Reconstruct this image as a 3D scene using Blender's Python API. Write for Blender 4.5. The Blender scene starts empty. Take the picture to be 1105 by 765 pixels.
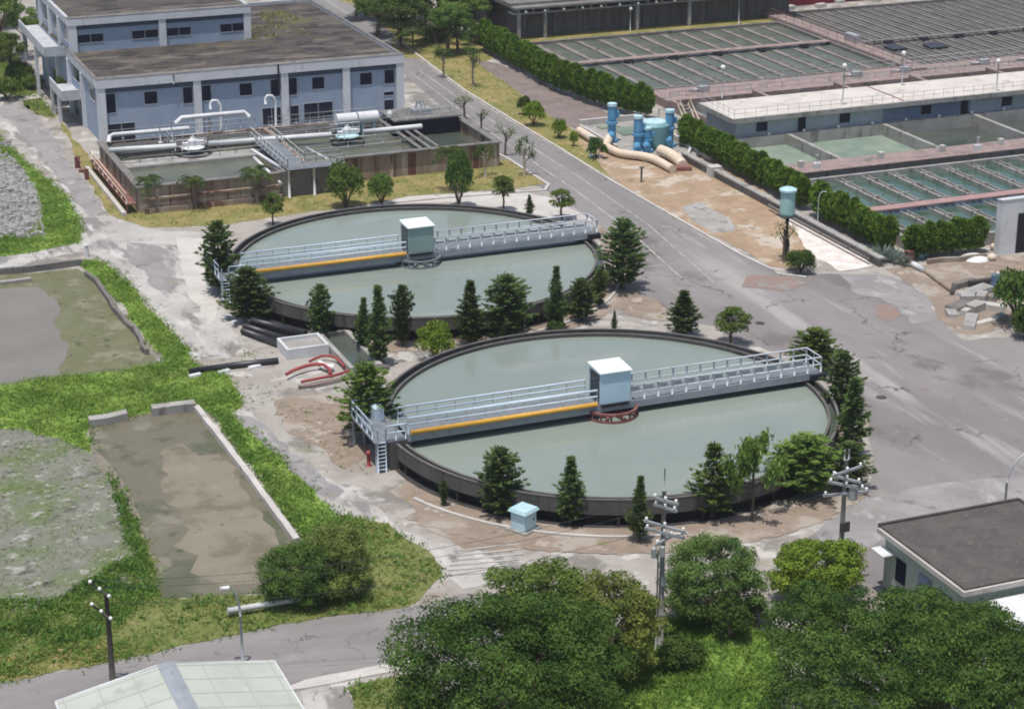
import bpy, math, random
import numpy as np
from mathutils import Vector, Matrix
R = math.radians
scene = bpy.context.scene
COL = scene.collection
# ------------------------------------------------------------------ camera / survey
FOC, PITCH, CAMZ = 2240.0, R(20.34), 54.8
cp, sp = math.cos(PITCH), math.sin(PITCH)
TH = R(22.0)                       # the whole plant is laid out on one grid turned 22 degrees
CT, ST = math.cos(TH), math.sin(TH)

def G(px, py, z=0.0):
    """survey point -> world xy on the level z"""
    u = (px - 552.5) / FOC; v = (py - 382.5) / FOC
    dy, dz = cp - v * sp, -sp - v * cp
    t = (z - CAMZ) / dz
    return (u * t, dy * t)
def S(px, py, z=0.0):
    """survey point -> plant grid"""
    x, y = G(px, py, z)
    return (x * CT + y * ST, -x * ST + y * CT)
def W(u, v, z=0.0):
    return Vector((u * CT - v * ST, u * ST + v * CT, z))
def toS(x, y):
    return (x * CT + y * ST, -x * ST + y * CT)

cam = bpy.data.cameras.new('camera'); co = bpy.data.objects.new('camera', cam); COL.objects.link(co)
cam.sensor_width = 36.0; cam.lens = 36.0 * FOC / 1105.0; cam.clip_start = 1.0; cam.clip_end = 4000
co.location = (0, 0, CAMZ); co.rotation_euler = (R(90) - PITCH, 0, 0)
scene.camera = co

# ------------------------------------------------------------------ light
SUN_EL, SUN_AZ = R(77), R(205)      # near-noon sun, almost overhead
w = bpy.data.worlds.new('World'); scene.world = w; w.use_nodes = True
nt = w.node_tree; nt.nodes.clear()
sky = nt.nodes.new('ShaderNodeTexSky'); sky.sky_type = 'NISHITA'; sky.sun_disc = False
sky.sun_elevation = SUN_EL; sky.sun_rotation = SUN_AZ; sky.air_density = 1.0; sky.dust_density = 2.2
bg = nt.nodes.new('ShaderNodeBackground'); bg.inputs['Strength'].default_value = 0.125
wo = nt.nodes.new('ShaderNodeOutputWorld')
nt.links.new(sky.outputs[0], bg.inputs[0]); nt.links.new(bg.outputs[0], wo.inputs[0])
sl = bpy.data.lights.new('sun', 'SUN'); sl.energy = 3.9; sl.angle = R(0.6); sl.color = (1.0, 0.955, 0.89)
so = bpy.data.objects.new('sun', sl); COL.objects.link(so)
sd = Vector((math.sin(SUN_AZ) * math.cos(SUN_EL), math.cos(SUN_AZ) * math.cos(SUN_EL), math.sin(SUN_EL)))
so.rotation_euler = sd.to_track_quat('Z', 'Y').to_euler(); so.location = (0, 100, 120)
vs = scene.view_settings
vs.view_transform = 'Standard'; vs.look = 'None'; vs.gamma = 1.0; vs.exposure = 0.06; vs.use_curve_mapping = False
scene.render.engine = 'CYCLES'
cy = scene.cycles
cy.max_bounces = 5; cy.diffuse_bounces = 3; cy.glossy_bounces = 3; cy.transmission_bounces = 3; cy.transparent_max_bounces = 4
cy.use_denoising = True; cy.caustics_reflective = False; cy.caustics_refractive = False
cy.pixel_filter_type = 'BLACKMAN_HARRIS'; cy.filter_width = 1.9

# ------------------------------------------------------------------ materials
def rgb(c): return (c[0], c[1], c[2], 1.0)
def M(name, c1, c2=None, sc=0.6, rough=0.85, spec=0.25, layers=(), bump=0.0, bsc=4.0, metal=0.0, stretch=None, ior=None, rnd=0.0, lo=.35, hi=.65, cracks=None):
    """principled material; c1/c2 mixed by noise, then layers = (colour, scale, low, high, stretch) of stains"""
    m = bpy.data.materials.new(name); m.use_nodes = True
    n = m.node_tree; n.nodes.clear(); L = n.links.new
    out = n.nodes.new('ShaderNodeOutputMaterial'); b = n.nodes.new('ShaderNodeBsdfPrincipled')
    L(b.outputs[0], out.inputs[0])
    b.inputs['Roughness'].default_value = rough; b.inputs['Metallic'].default_value = metal
    b.inputs['Specular IOR Level'].default_value = spec
    if ior: b.inputs['IOR'].default_value = ior
    geo = n.nodes.new('ShaderNodeNewGeometry')
    def noise(scale, st=None, det=6.0):
        mp = n.nodes.new('ShaderNodeMapping'); mp.inputs['Rotation'].default_value = (0, 0, -TH)
        if st: mp.inputs['Scale'].default_value = st
        rot = n.nodes.new('ShaderNodeMapping'); rot.inputs['Rotation'].default_value = (0, 0, -TH)
        L(geo.outputs['Position'], rot.inputs[0])
        mp.inputs['Rotation'].default_value = (0, 0, 0)
        L(rot.outputs[0], mp.inputs[0])
        t = n.nodes.new('ShaderNodeTexNoise'); t.inputs['Scale'].default_value = scale; t.inputs['Detail'].default_value = det
        t.inputs['Roughness'].default_value = 0.62
        L(mp.outputs[0], t.inputs['Vector']); return t.outputs[0]
    def ramp(f, lo, hi):
        r = n.nodes.new('ShaderNodeMapRange'); r.inputs[1].default_value = lo; r.inputs[2].default_value = hi
        r.interpolation_type = 'SMOOTHSTEP'; L(f, r.inputs[0]); return r.outputs[0]
    def mix(f, a, bcol):
        x = n.nodes.new('ShaderNodeMix'); x.data_type = 'RGBA'
        L(f, x.inputs[0])
        if isinstance(a, tuple): x.inputs[6].default_value = rgb(a)
        else: L(a, x.inputs[6])
        x.inputs[7].default_value = rgb(bcol); return x.outputs[2]
    cur = c1
    if c2: cur = mix(ramp(noise(sc, stretch), lo, hi), c1, c2)
    for l in layers:
        cur = mix(ramp(noise(l[1], l[4] if len(l) > 4 else None), l[2], l[3]), cur, l[0])
    if cracks:
        vo = n.nodes.new('ShaderNodeTexVoronoi'); vo.feature = 'DISTANCE_TO_EDGE'; vo.inputs['Scale'].default_value = cracks[0]
        wn = n.nodes.new('ShaderNodeTexNoise'); wn.inputs['Scale'].default_value = .9; wn.inputs['Detail'].default_value = 5; L(geo.outputs['Position'], wn.inputs['Vector'])
        va = n.nodes.new('ShaderNodeVectorMath'); va.operation = 'MULTIPLY_ADD'; va.inputs[1].default_value = (2.2, 2.2, 2.2); L(wn.outputs['Color'], va.inputs[0]); L(geo.outputs['Position'], va.inputs[2]); L(va.outputs[0], vo.inputs['Vector'])
        cr = n.nodes.new('ShaderNodeMapRange'); cr.inputs[1].default_value = cracks[1]; cr.inputs[2].default_value = cracks[1] * .3; L(vo.outputs['Distance'], cr.inputs[0])
        gate = n.nodes.new('ShaderNodeMath'); gate.operation = 'MULTIPLY'; L(cr.outputs[0], gate.inputs[0]); L(ramp(noise(.23), .46, .6), gate.inputs[1])
        cur = mix(gate.outputs[0], cur, cracks[2])
    if rnd and not isinstance(cur, tuple):
        oi = n.nodes.new('ShaderNodeObjectInfo'); hs = n.nodes.new('ShaderNodeHueSaturation')
        mr = n.nodes.new('ShaderNodeMapRange'); mr.inputs[3].default_value = 1 - rnd; mr.inputs[4].default_value = 1 + rnd
        L(oi.outputs['Random'], mr.inputs[0]); L(mr.outputs[0], hs.inputs['Value']); L(cur, hs.inputs['Color']); cur = hs.outputs[0]
    if isinstance(cur, tuple): b.inputs['Base Color'].default_value = rgb(cur)
    else: L(cur, b.inputs['Base Color'])
    if bump:
        bp = n.nodes.new('ShaderNodeBump'); bp.inputs['Strength'].default_value = bump; bp.inputs['Distance'].default_value = 0.08
        L(noise(bsc, None, 8.0), bp.inputs['Height']); L(bp.outputs[0], b.inputs['Normal'])
    return m

def leafmat(name, c1, c2, sc=0.9, rnd=0.25, tr=0.3, huer=0.010, isl=(.8, 1.22)):
    m = bpy.data.materials.new(name); m.use_nodes = True
    n = m.node_tree; n.nodes.clear(); L = n.links.new
    out = n.nodes.new('ShaderNodeOutputMaterial')
    geo = n.nodes.new('ShaderNodeNewGeometry'); oi = n.nodes.new('ShaderNodeObjectInfo')
    t = n.nodes.new('ShaderNodeTexNoise'); t.inputs['Scale'].default_value = sc; t.inputs['Detail'].default_value = 4
    L(geo.outputs['Position'], t.inputs['Vector'])
    r = n.nodes.new('ShaderNodeMapRange'); r.inputs[1].default_value = .36; r.inputs[2].default_value = .64; L(t.outputs[0], r.inputs[0])
    x = n.nodes.new('ShaderNodeMix'); x.data_type = 'RGBA'; x.inputs[6].default_value = rgb(c1); x.inputs[7].default_value = rgb(c2); L(r.outputs[0], x.inputs[0])
    # each leaf its own tone
    hs = n.nodes.new('ShaderNodeHueSaturation')
    ri = n.nodes.new('ShaderNodeMath'); ri.operation = 'ADD'
    mr = n.nodes.new('ShaderNodeMapRange'); mr.inputs[3].default_value = -rnd; mr.inputs[4].default_value = rnd; L(oi.outputs['Random'], mr.inputs[0])
    mi = n.nodes.new('ShaderNodeMapRange'); mi.inputs[3].default_value, mi.inputs[4].default_value = isl; L(geo.outputs['Random Per Island'], mi.inputs[0])
    L(mr.outputs[0], ri.inputs[0]); L(mi.outputs[0], ri.inputs[1]); L(ri.outputs[0], hs.inputs['Value'])
    mh = n.nodes.new('ShaderNodeMapRange'); mh.inputs[3].default_value = .5 - huer; mh.inputs[4].default_value = .5 + huer; L(oi.outputs['Random'], mh.inputs[0])
    L(mh.outputs[0], hs.inputs['Hue']); L(x.outputs[2], hs.inputs['Color'])
    d = n.nodes.new('ShaderNodeBsdfPrincipled'); d.inputs['Roughness'].default_value = .6; d.inputs['Specular IOR Level'].default_value = .08
    tl = n.nodes.new('ShaderNodeBsdfTranslucent'); ms = n.nodes.new('ShaderNodeMixShader'); ms.inputs[0].default_value = tr
    L(hs.outputs[0], d.inputs['Base Color']); L(hs.outputs[0], tl.inputs[0]); L(d.outputs[0], ms.inputs[1]); L(tl.outputs[0], ms.inputs[2]); L(ms.outputs[0], out.inputs[0])
    return m

m_ground = M('pale_dirt', (0.273, 0.249, 0.221), (0.376, 0.352, 0.324), .16, layers=[((0.188, 0.174, 0.155), .16, .52, .62), ((0.442, 0.423, 0.395), .4, .54, .64), ((0.254, 0.221, 0.188), .3, .55, .64), ((0.160, 0.150, 0.127), 1.6, .64, .74), ((0.216, 0.216, 0.141), .22, .62, .72)], bump=.35)
m_path = M('worn_concrete', (0.335, 0.316, 0.293), (0.428, 0.414, 0.391), .22, layers=[((0.205, 0.195, 0.186), .22, .50, .60, (1.6, .6, 1)), ((0.465, 0.446, 0.423), .5, .56, .66, (1.5, .5, 1)), ((0.158, 0.153, 0.144), .4, .60, .68, (1.3, .6, 1)), ((0.149, 0.140, 0.126), 1.3, .64, .72)], bump=.3, cracks=(0.3, .012, (0.084, 0.079, 0.074)))
m_far = M('far_ground', (.16, .17, .09), (.27, .25, .2), .05, layers=[((.09, .12, .05), .09, .5, .62)])
m_asph = M('yard_asphalt', (0.181, 0.166, 0.164), (0.248, 0.231, 0.223), .10, stretch=(.9, .3, 1), layers=[((0.311, 0.294, 0.281), .14, .54, .66, (1.6, .16, 1)), ((0.147, 0.133, 0.130), .16, .55, .64, (.8, .6, 1)), ((0.286, 0.265, 0.252), .5, .58, .68, (1.2, .12, 1)), ((0.269, 0.252, 0.239), 1.8, .62, .74, (1, .4, 1)), ((0.202, 0.143, 0.118), .19, .66, .76)], bump=.15, bsc=12, cracks=(0.13, .012, (0.076, 0.071, 0.067)))
m_road = M('road_asphalt', (0.175, 0.166, 0.164), (0.225, 0.213, 0.207), .22, stretch=(1, .12, 1), layers=[((0.276, 0.267, 0.258), .5, .6, .72, (1.4, .07, 1)), ((0.138, 0.129, 0.129), .5, .62, .7)], bump=.12, bsc=14, cracks=(0.2, .012, (0.083, 0.078, 0.074)))
m_lroad = M('lane_asphalt', (0.186, 0.177, 0.172), (0.246, 0.233, 0.226), .3, stretch=(.3, 1, 1), layers=[((0.335, 0.321, 0.307), .35, .62, .72, (.4, 1.4, 1)), ((0.140, 0.135, 0.130), .8, .62, .7)], bump=.15, bsc=12, cracks=(0.25, .012, (0.084, 0.079, 0.074)))
m_line = M('road_paint', (.46, .45, .43), (.24, .23, .225), .9, rough=.7)
m_oldasph = M('old_grey_surfacing', (.215, .205, .205), (.275, .262, .258), .35, layers=[((.33, .315, .30), .6, .55, .66, (1.4, .5, 1)), ((.15, .142, .138), .5, .58, .68), ((.24, .21, .18), .3, .6, .7)], bump=.3)
m_redst = M('reddish_stained_yard', (0.247, 0.166, 0.138), (0.223, 0.180, 0.162), .5, layers=[((0.237, 0.223, 0.214), .6, .5, .62)], bump=.2)
m_sand = M('sandy_soil', (.355, .255, .17), (.28, .20, .13), .35, layers=[((.44, .38, .31), .28, .51, .62), ((.225, .175, .125), .8, .56, .68), ((.17, .15, .08), .3, .62, .72), ((.5, .45, .39), 2.2, .63, .72)], bump=.6, bsc=2)
m_track = M('reddish_track', (.215, .172, .158), (.165, .135, .128), .4, layers=[((.28, .235, .21), 1.1, .58, .7)], bump=.3)
m_verge = M('dry_verge', (.26, .21, .085), (.155, .16, .045), .35, layers=[((.32, .25, .13), .8, .55, .68), ((.11, .12, .035), 1.5, .6, .7)], bump=.5)
m_gravel = M('white_gravel', (0.694, 0.644, 0.616), (0.560, 0.493, 0.448), .9, layers=[((0.403, 0.336, 0.269), .8, .62, .7), ((0.806, 0.773, 0.750), 2.5, .6, .7)], bump=.6, bsc=3)
m_bed = M('bed_soil', (0.270, 0.216, 0.170), (0.198, 0.156, 0.120), .5, layers=[((0.408, 0.360, 0.306), .5, .54, .66), ((0.324, 0.282, 0.240), .25, .5, .6), ((0.120, 0.102, 0.072), 1.3, .6, .7), ((0.180, 0.186, 0.084), .35, .62, .7)], bump=.6, bsc=3)
m_grassg = M('grass_ground', (.13, .225, .036), (.19, .285, .052), .3, layers=[((.20, .22, .07), .22, .55, .68), ((.075, .115, .025), .9, .58, .68)], bump=.9, bsc=2.5)
m_grassdry = M('short_grass', (.125, .15, .04), (.17, .18, .06), .3, layers=[((.21, .19, .10), .35, .58, .7), ((.075, .10, .025), 1.2, .58, .68)], bump=.6, bsc=3)
m_lawn = M('lawn_ground', (.14, .235, .04), (.19, .29, .055), .4, layers=[((.07, .12, .02), 1.1, .55, .66)], bump=.7, bsc=3)
m_field = M('dry_mud_field', (.145, .15, .115), (.20, .197, .165), .5, layers=[((.12, .15, .07), .2, .46, .6), ((.10, .098, .08), .5, .55, .66), ((.31, .30, .275), .8, .555, .65), ((.35, .34, .32), 2.2, .6, .68, (.6, 1.2, 1)), ((.08, .08, .06), 1.6, .6, .7)], bump=1.2, bsc=1.3)
m_rubg = M('rubble_ground', (.20, .195, .19), (.30, .29, .285), .9, layers=[((.12, .115, .11), 1.6, .55, .65)], bump=1.0, bsc=2)
m_mud = M('pond_mud', (.135, .122, .084), (.16, .145, .104), .16, rough=.45, spec=.3, layers=[((.092, .096, .056), .16, .48, .58), ((.20, .18, .135), .2, .57, .66), ((.085, .085, .05), .6, .58, .66)], bump=.25, bsc=2)
m_mudlight = M('pale_silt', (.215, .19, .14), (.185, .165, .12), .3, rough=.55, layers=[((.14, .128, .085), .3, .5, .62), ((.24, .215, .165), .5, .58, .68), ((.11, .105, .07), .8, .62, .7)], bump=.2)
m_mudgreen = M('weedy_mud', (.15, .15, .085), (.105, .11, .05), .3, rough=.6, layers=[((.20, .19, .13), .3, .5, .62), ((.075, .08, .035), .9, .58, .66)], bump=.5, bsc=2)
m_pondw = M('pond_water', (.165, .155, .138), (.195, .185, .165), .15, rough=.5, spec=.15, bump=.02, bsc=2)
m_mudedge = M('mud_bank', (0.204, 0.183, 0.149), (0.162, 0.145, 0.111), .5, layers=[((0.111, 0.111, 0.060), .8, .58, .68)], bump=.3)
m_tankw = M('tank_water', (0.194, 0.232, 0.207), (0.221, 0.255, 0.225), .09, rough=.08, spec=.5, ior=1.33, layers=[((0.243, 0.265, 0.232), .12, .54, .70, (.5, 1.6, 1)), ((0.178, 0.216, 0.178), .2, .6, .75), ((0.254, 0.270, 0.243), 1.4, .68, .76)], bump=.02, bsc=1.6)
m_basinw = M('basin_water', (.085, .092, .065), (.12, .125, .092), .2, rough=.22, spec=.3, bump=.05, bsc=1.5)
m_greenw = M('green_water', (.045, .085, .065), (.07, .11, .085), .15, rough=.12, spec=.5, bump=.05, bsc=2)
m_dullw = M('dull_water', (.055, .07, .058), (.085, .098, .082), .15, rough=.14, spec=.45, bump=.05, bsc=2)
m_laund = M('launder_concrete', (.235, .215, .20), (.17, .152, .142), .7, layers=[((.10, .085, .078), 1.1, .54, .66), ((.34, .31, .285), 1.8, .62, .7)], bump=.3)
m_bigw = M('settling_water', (0.082, 0.098, 0.078), (0.109, 0.123, 0.100), .2, rough=.38, spec=.2, layers=[((0.148, 0.152, 0.129), .35, .56, .68), ((0.055, 0.066, 0.055), .5, .6, .7)], bump=.05, bsc=2)
m_brownw = M('scummy_water', (0.106, 0.100, 0.093), (0.136, 0.128, 0.117), .25, rough=.55, spec=.2, layers=[((0.178, 0.166, 0.153), .6, .56, .68), ((0.068, 0.064, 0.060), .6, .6, .7)], bump=.1, bsc=2)
m_palew = M('pale_water', (.26, .32, .25), (.18, .245, .20), .25, rough=.12, spec=.5, bump=.04, bsc=2)
m_dconc = M('stained_concrete', (0.083, 0.078, 0.074), (0.109, 0.104, 0.099), .5, stretch=(1, 1, .25), layers=[((0.050, 0.046, 0.044), .9, .52, .68, (1.4, 1.4, .15)), ((0.139, 0.132, 0.125), 1.2, .62, .72, (1.5, 1.5, .2))], bump=.3)
m_shadeblack = M('painted_shade_black', (.035, .034, .034), (.055, .052, .05), .8)  # near-black colour holding the shade under the tank overhang
m_rim = M('tank_rim_concrete', (0.093, 0.089, 0.085), (0.136, 0.129, 0.123), .6, layers=[((0.111, 0.102, 0.098), 1.1, .56, .66)], bump=.2)
m_bconc = M('rust_stained_wall', (.24, .175, .135), (.36, .30, .24), .45, stretch=(1.6, 1.6, .12), layers=[((.13, .06, .045), .5, .50, .6, (1.6, 1.6, .06)), ((.46, .40, .33), .7, .58, .66, (1.8, 1.8, .08)), ((.10, .085, .075), .9, .6, .7, (2, 2, .2))], bump=.3)
m_conc = M('grey_concrete', (.27, .258, .24), (.34, .328, .31), .5, layers=[((.175, .162, .148), .7, .54, .66, (1.3, 1.3, .3)), ((.12, .11, .10), 1.6, .62, .71), ((.20, .205, .15), .35, .6, .7)], bump=.25)
m_gconc = M('grimy_concrete', (0.145, 0.136, 0.128), (0.200, 0.189, 0.178), .6, layers=[((0.085, 0.081, 0.075), 1.2, .54, .66), ((0.264, 0.251, 0.238), 2.2, .62, .7)], bump=.4)
m_pconc = M('pale_concrete', (0.422, 0.400, 0.370), (0.493, 0.471, 0.440), .5, layers=[((0.317, 0.295, 0.273), .9, .58, .7)], bump=.15)
m_pink = M('pinkish_concrete', (.29, .215, .20), (.225, .175, .165), .8, layers=[((.37, .325, .30), 1.2, .58, .68), ((.145, .115, .105), .9, .56, .67), ((.20, .19, .18), .4, .58, .68)], bump=.2)
m_red = M('red_walkway', (.36, .225, .215), (.30, .19, .185), .8, layers=[((.42, .31, .29), 1.4, .6, .7)], bump=.15)
m_lroof = M('gallery_roof', (.545, .505, .465), (.475, .44, .405), .3, layers=[((.38, .345, .32), .5, .55, .67), ((.60, .575, .545), 1.5, .6, .7), ((.30, .27, .25), .9, .64, .72, (.3, 2, 1))], bump=.1)
m_white = M('white_paint', (0.626, 0.635, 0.644), (0.539, 0.548, 0.557), .7, rough=.5, layers=[((0.418, 0.409, 0.392), 1.4, .62, .72)])
m_bframe = M('pale_frame_paint', (0.619, 0.636, 0.671), (0.550, 0.568, 0.593), .5, rough=.6, layers=[((0.378, 0.387, 0.396), .9, .58, .7, (1.5, 1.5, .4))])
m_bwall = M('blue_grey_render', (0.256, 0.323, 0.425), (0.294, 0.356, 0.453), .5, rough=.75, layers=[((0.344, 0.388, 0.450), .8, .58, .72, (1, 1, .3)), ((0.200, 0.237, 0.294), 1.3, .62, .74, (1.6, 1.6, .12))])
m_bwall2 = M('dusty_blue_wall', (.33, .365, .40), (.38, .405, .43), .5, rough=.75, layers=[((.24, .255, .265), .8, .58, .7, (1.5, 1.5, .3))])
m_slate = M('deep_blue_wall', (.15, .20, .30), (.19, .235, .32), .6, rough=.7)
m_roofd = M('weathered_roof', (0.053, 0.046, 0.042), (0.080, 0.070, 0.062), .3, layers=[((0.132, 0.112, 0.094), .28, .50, .60, (.5, 1.5, 1)), ((0.034, 0.030, 0.029), .5, .53, .62, (.6, 1.4, 1)), ((0.104, 0.100, 0.040), .22, .58, .68), ((0.184, 0.160, 0.140), 1.6, .63, .7)], bump=.4)
m_balc = M('dull_balcony_paint', (.46, .48, .51), (.39, .41, .43), .8, layers=[((.27, .27, .265), 1.2, .58, .68)])
m_glass = M('dark_glass', (.010, .015, .034), rough=.15, spec=.3)
m_kiosk = M('pale_blue_kiosk_paint', (.52, .70, .76), (.45, .63, .69), 1.0, rough=.5)
m_navy = M('navy_fascia_shade', (.05, .07, .11), (.07, .09, .13), .8, rough=.6)
m_dark = M('dark_opening', (.02, .022, .028), rough=.9)
m_steelb = M('pale_blue_steel', (.54, .64, .73), (.46, .56, .65), 1.5, rough=.45, spec=.4, layers=[((.33, .33, .33), 2.4, .64, .72)])
m_rails = M('pale_grey_rail_paint', (.56, .60, .65), (.47, .51, .56), 1.2, rough=.5, layers=[((.33, .32, .30), 2.0, .62, .72)])
m_steelg = M('grey_blue_steel', (.235, .26, .29), (.29, .31, .335), 1.2, rough=.55, layers=[((.16, .155, .15), 1.6, .6, .7)])
m_grate = M('steel_grating', (0.136, 0.152, 0.172), (0.184, 0.200, 0.220), 2.0, rough=.7)
m_yellow = M('yellow_pipe_paint', (.64, .35, .05), (.55, .30, .06), 1.0, rough=.5, layers=[((.36, .20, .06), 1.8, .62, .72)])
m_cab = M('pale_blue_cabin', (.47, .625, .72), (.43, .58, .68), .8, rough=.5, layers=[((.42, .48, .50), 1.5, .64, .74)])
m_cabb = M('grey_green_cabin', (0.255, 0.340, 0.327), (0.221, 0.306, 0.297), .9, rough=.5)
m_cabroof = M('cabin_roof', (.70, .75, .75), (.60, .66, .66), 1.0, rough=.5)
m_rust = M('rusty_red_steel', (.17, .065, .055), (.235, .115, .10), 1.4, rough=.8)
m_black = M('black_plastic', (.018, .018, .022), (.03, .03, .036), 1.0, rough=.42, spec=.5)
m_teal = M('teal_paint', (.33, .53, .50), (.27, .45, .43), 1.0, rough=.45)
m_tealb = M('pale_teal_paint', (.44, .615, .66), (.37, .54, .585), 1.0, rough=.5)
m_tealt = M('green_tank_paint', (.12, .26, .27), (.155, .31, .31), 1.0, rough=.4)
m_blue = M('blue_pump_paint', (.085, .25, .43), (.12, .32, .50), 1.4, rough=.4, layers=[((.25, .42, .52), 2.0, .62, .72)])
m_blued = M('faded_blue_plastic', (.10, .15, .22), (.14, .19, .26), 1.0, rough=.5)
m_cream = M('cream_pipe_paint', (.66, .55, .43), (.58, .48, .375), 1.0, rough=.6, layers=[((.44, .35, .26), 1.6, .62, .7)])
m_redp = M('red_pipe_paint', (0.255, 0.043, 0.047), (0.315, 0.072, 0.068), 1.4, rough=.5)
m_pole = M('pole_concrete', (0.259, 0.248, 0.238), (0.202, 0.194, 0.187), .8, rough=.8)
m_poled = M('dark_pole', (.05, .045, .042), (.075, .068, .062), 1.0, rough=.85)
m_galv = M('galvanised_steel', (0.408, 0.425, 0.433), (0.340, 0.357, 0.365), 1.2, rough=.45, metal=.3)
m_ins = M('porcelain', (.75, .75, .72), (.66, .66, .64), 3., rough=.3)
m_ghroof = M('pale_sheet_roof', (0.380, 0.407, 0.357), (0.426, 0.445, 0.399), .4, rough=.55, layers=[((0.327, 0.342, 0.312), .6, .56, .7), ((0.486, 0.494, 0.464), 1.3, .62, .72)])
m_ghline = M('roof_seam', (.35, .37, .33), rough=.6)
m_rbroof = M('brown_tile_roof', (.10, .088, .082), (.075, .066, .062), .9, layers=[((.13, .115, .105), 2.5, .56, .68)], bump=.4, bsc=6)
m_rbwall = M('pale_green_wall', (.35, .40, .345), (.29, .335, .30), .5, layers=[((.20, .225, .215), 1., .6, .7)])
m_store = M('sooty_wall', (.105, .095, .095), (.145, .132, .13), .4, stretch=(1.2, 1.2, .2), layers=[((.20, .185, .18), .9, .58, .7, (2, 2, .2)), ((.06, .055, .055), .7, .56, .66, (2, 2, .15))])
m_redroof = M('crimson_sheet', (.26, .03, .045), (.21, .03, .04), .4, rough=.6)
m_trunk = M('bark', (.125, .10, .075), (.085, .068, .052), 2., bump=.4)
m_trunkp = M('pale_bark', (.33, .28, .215), (.24, .205, .16), 2., bump=.3)
m_stone = M('broken_stone', (.33, .325, .31), (.24, .235, .225), 1.0, layers=[((.17, .165, .155), 1.8, .6, .7)], bump=.4)
m_wood = M('old_timber', (.30, .24, .17), (.22, .175, .125), 1.5)
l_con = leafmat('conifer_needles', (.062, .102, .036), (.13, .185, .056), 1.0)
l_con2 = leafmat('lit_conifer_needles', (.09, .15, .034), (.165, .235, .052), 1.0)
l_bush = leafmat('bush_leaves', (.058, .105, .026), (.11, .175, .038), 1.1)
l_lime = leafmat('lime_leaves', (.15, .235, .03), (.225, .31, .045), 1.2, rnd=.04, huer=0.0)
l_hedge = leafmat('hedge_leaves', (.085, .165, .024), (.155, .245, .036), 1.2, rnd=.15)
l_big = leafmat('broad_crown_leaves', (.036, .080, .018), (.11, .19, .040), .75, rnd=.03, huer=0.0)
l_yel = leafmat('yellow_green_leaves', (.12, .165, .035), (.20, .235, .055), .5, rnd=.08)
l_yel2 = leafmat('fresh_green_leaves', (.105, .165, .035), (.18, .24, .055), .5, rnd=.08)
l_fern = leafmat('feathery_leaves', (.085, .155, .04), (.16, .25, .065), .6, rnd=.03, huer=0.0)
l_brown = leafmat('browning_leaves', (.13, .18, .045), (.20, .23, .065), .6, rnd=.08)
l_grass = leafmat('grass_blades', (.16, .265, .05), (.24, .335, .075), .3, rnd=.05, tr=.42, isl=(.86, 1.14))
l_dry = leafmat('dry_grass_blades', (.25, .27, .08), (.36, .34, .14), .4, rnd=.05, tr=.42, isl=(.86, 1.14))
l_dryg = leafmat('short_grass_blades', (.17, .25, .055), (.25, .31, .085), .4, rnd=.05, tr=.42, isl=(.86, 1.14))
l_lawn = leafmat('lawn_blades', (.13, .25, .045), (.20, .32, .065), .5, rnd=.05, tr=.42, isl=(.86, 1.14))
l_weed = leafmat('weed_leaves', (.10, .205, .04), (.17, .29, .06), .5, rnd=.05, tr=.42, isl=(.86, 1.14))

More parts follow.
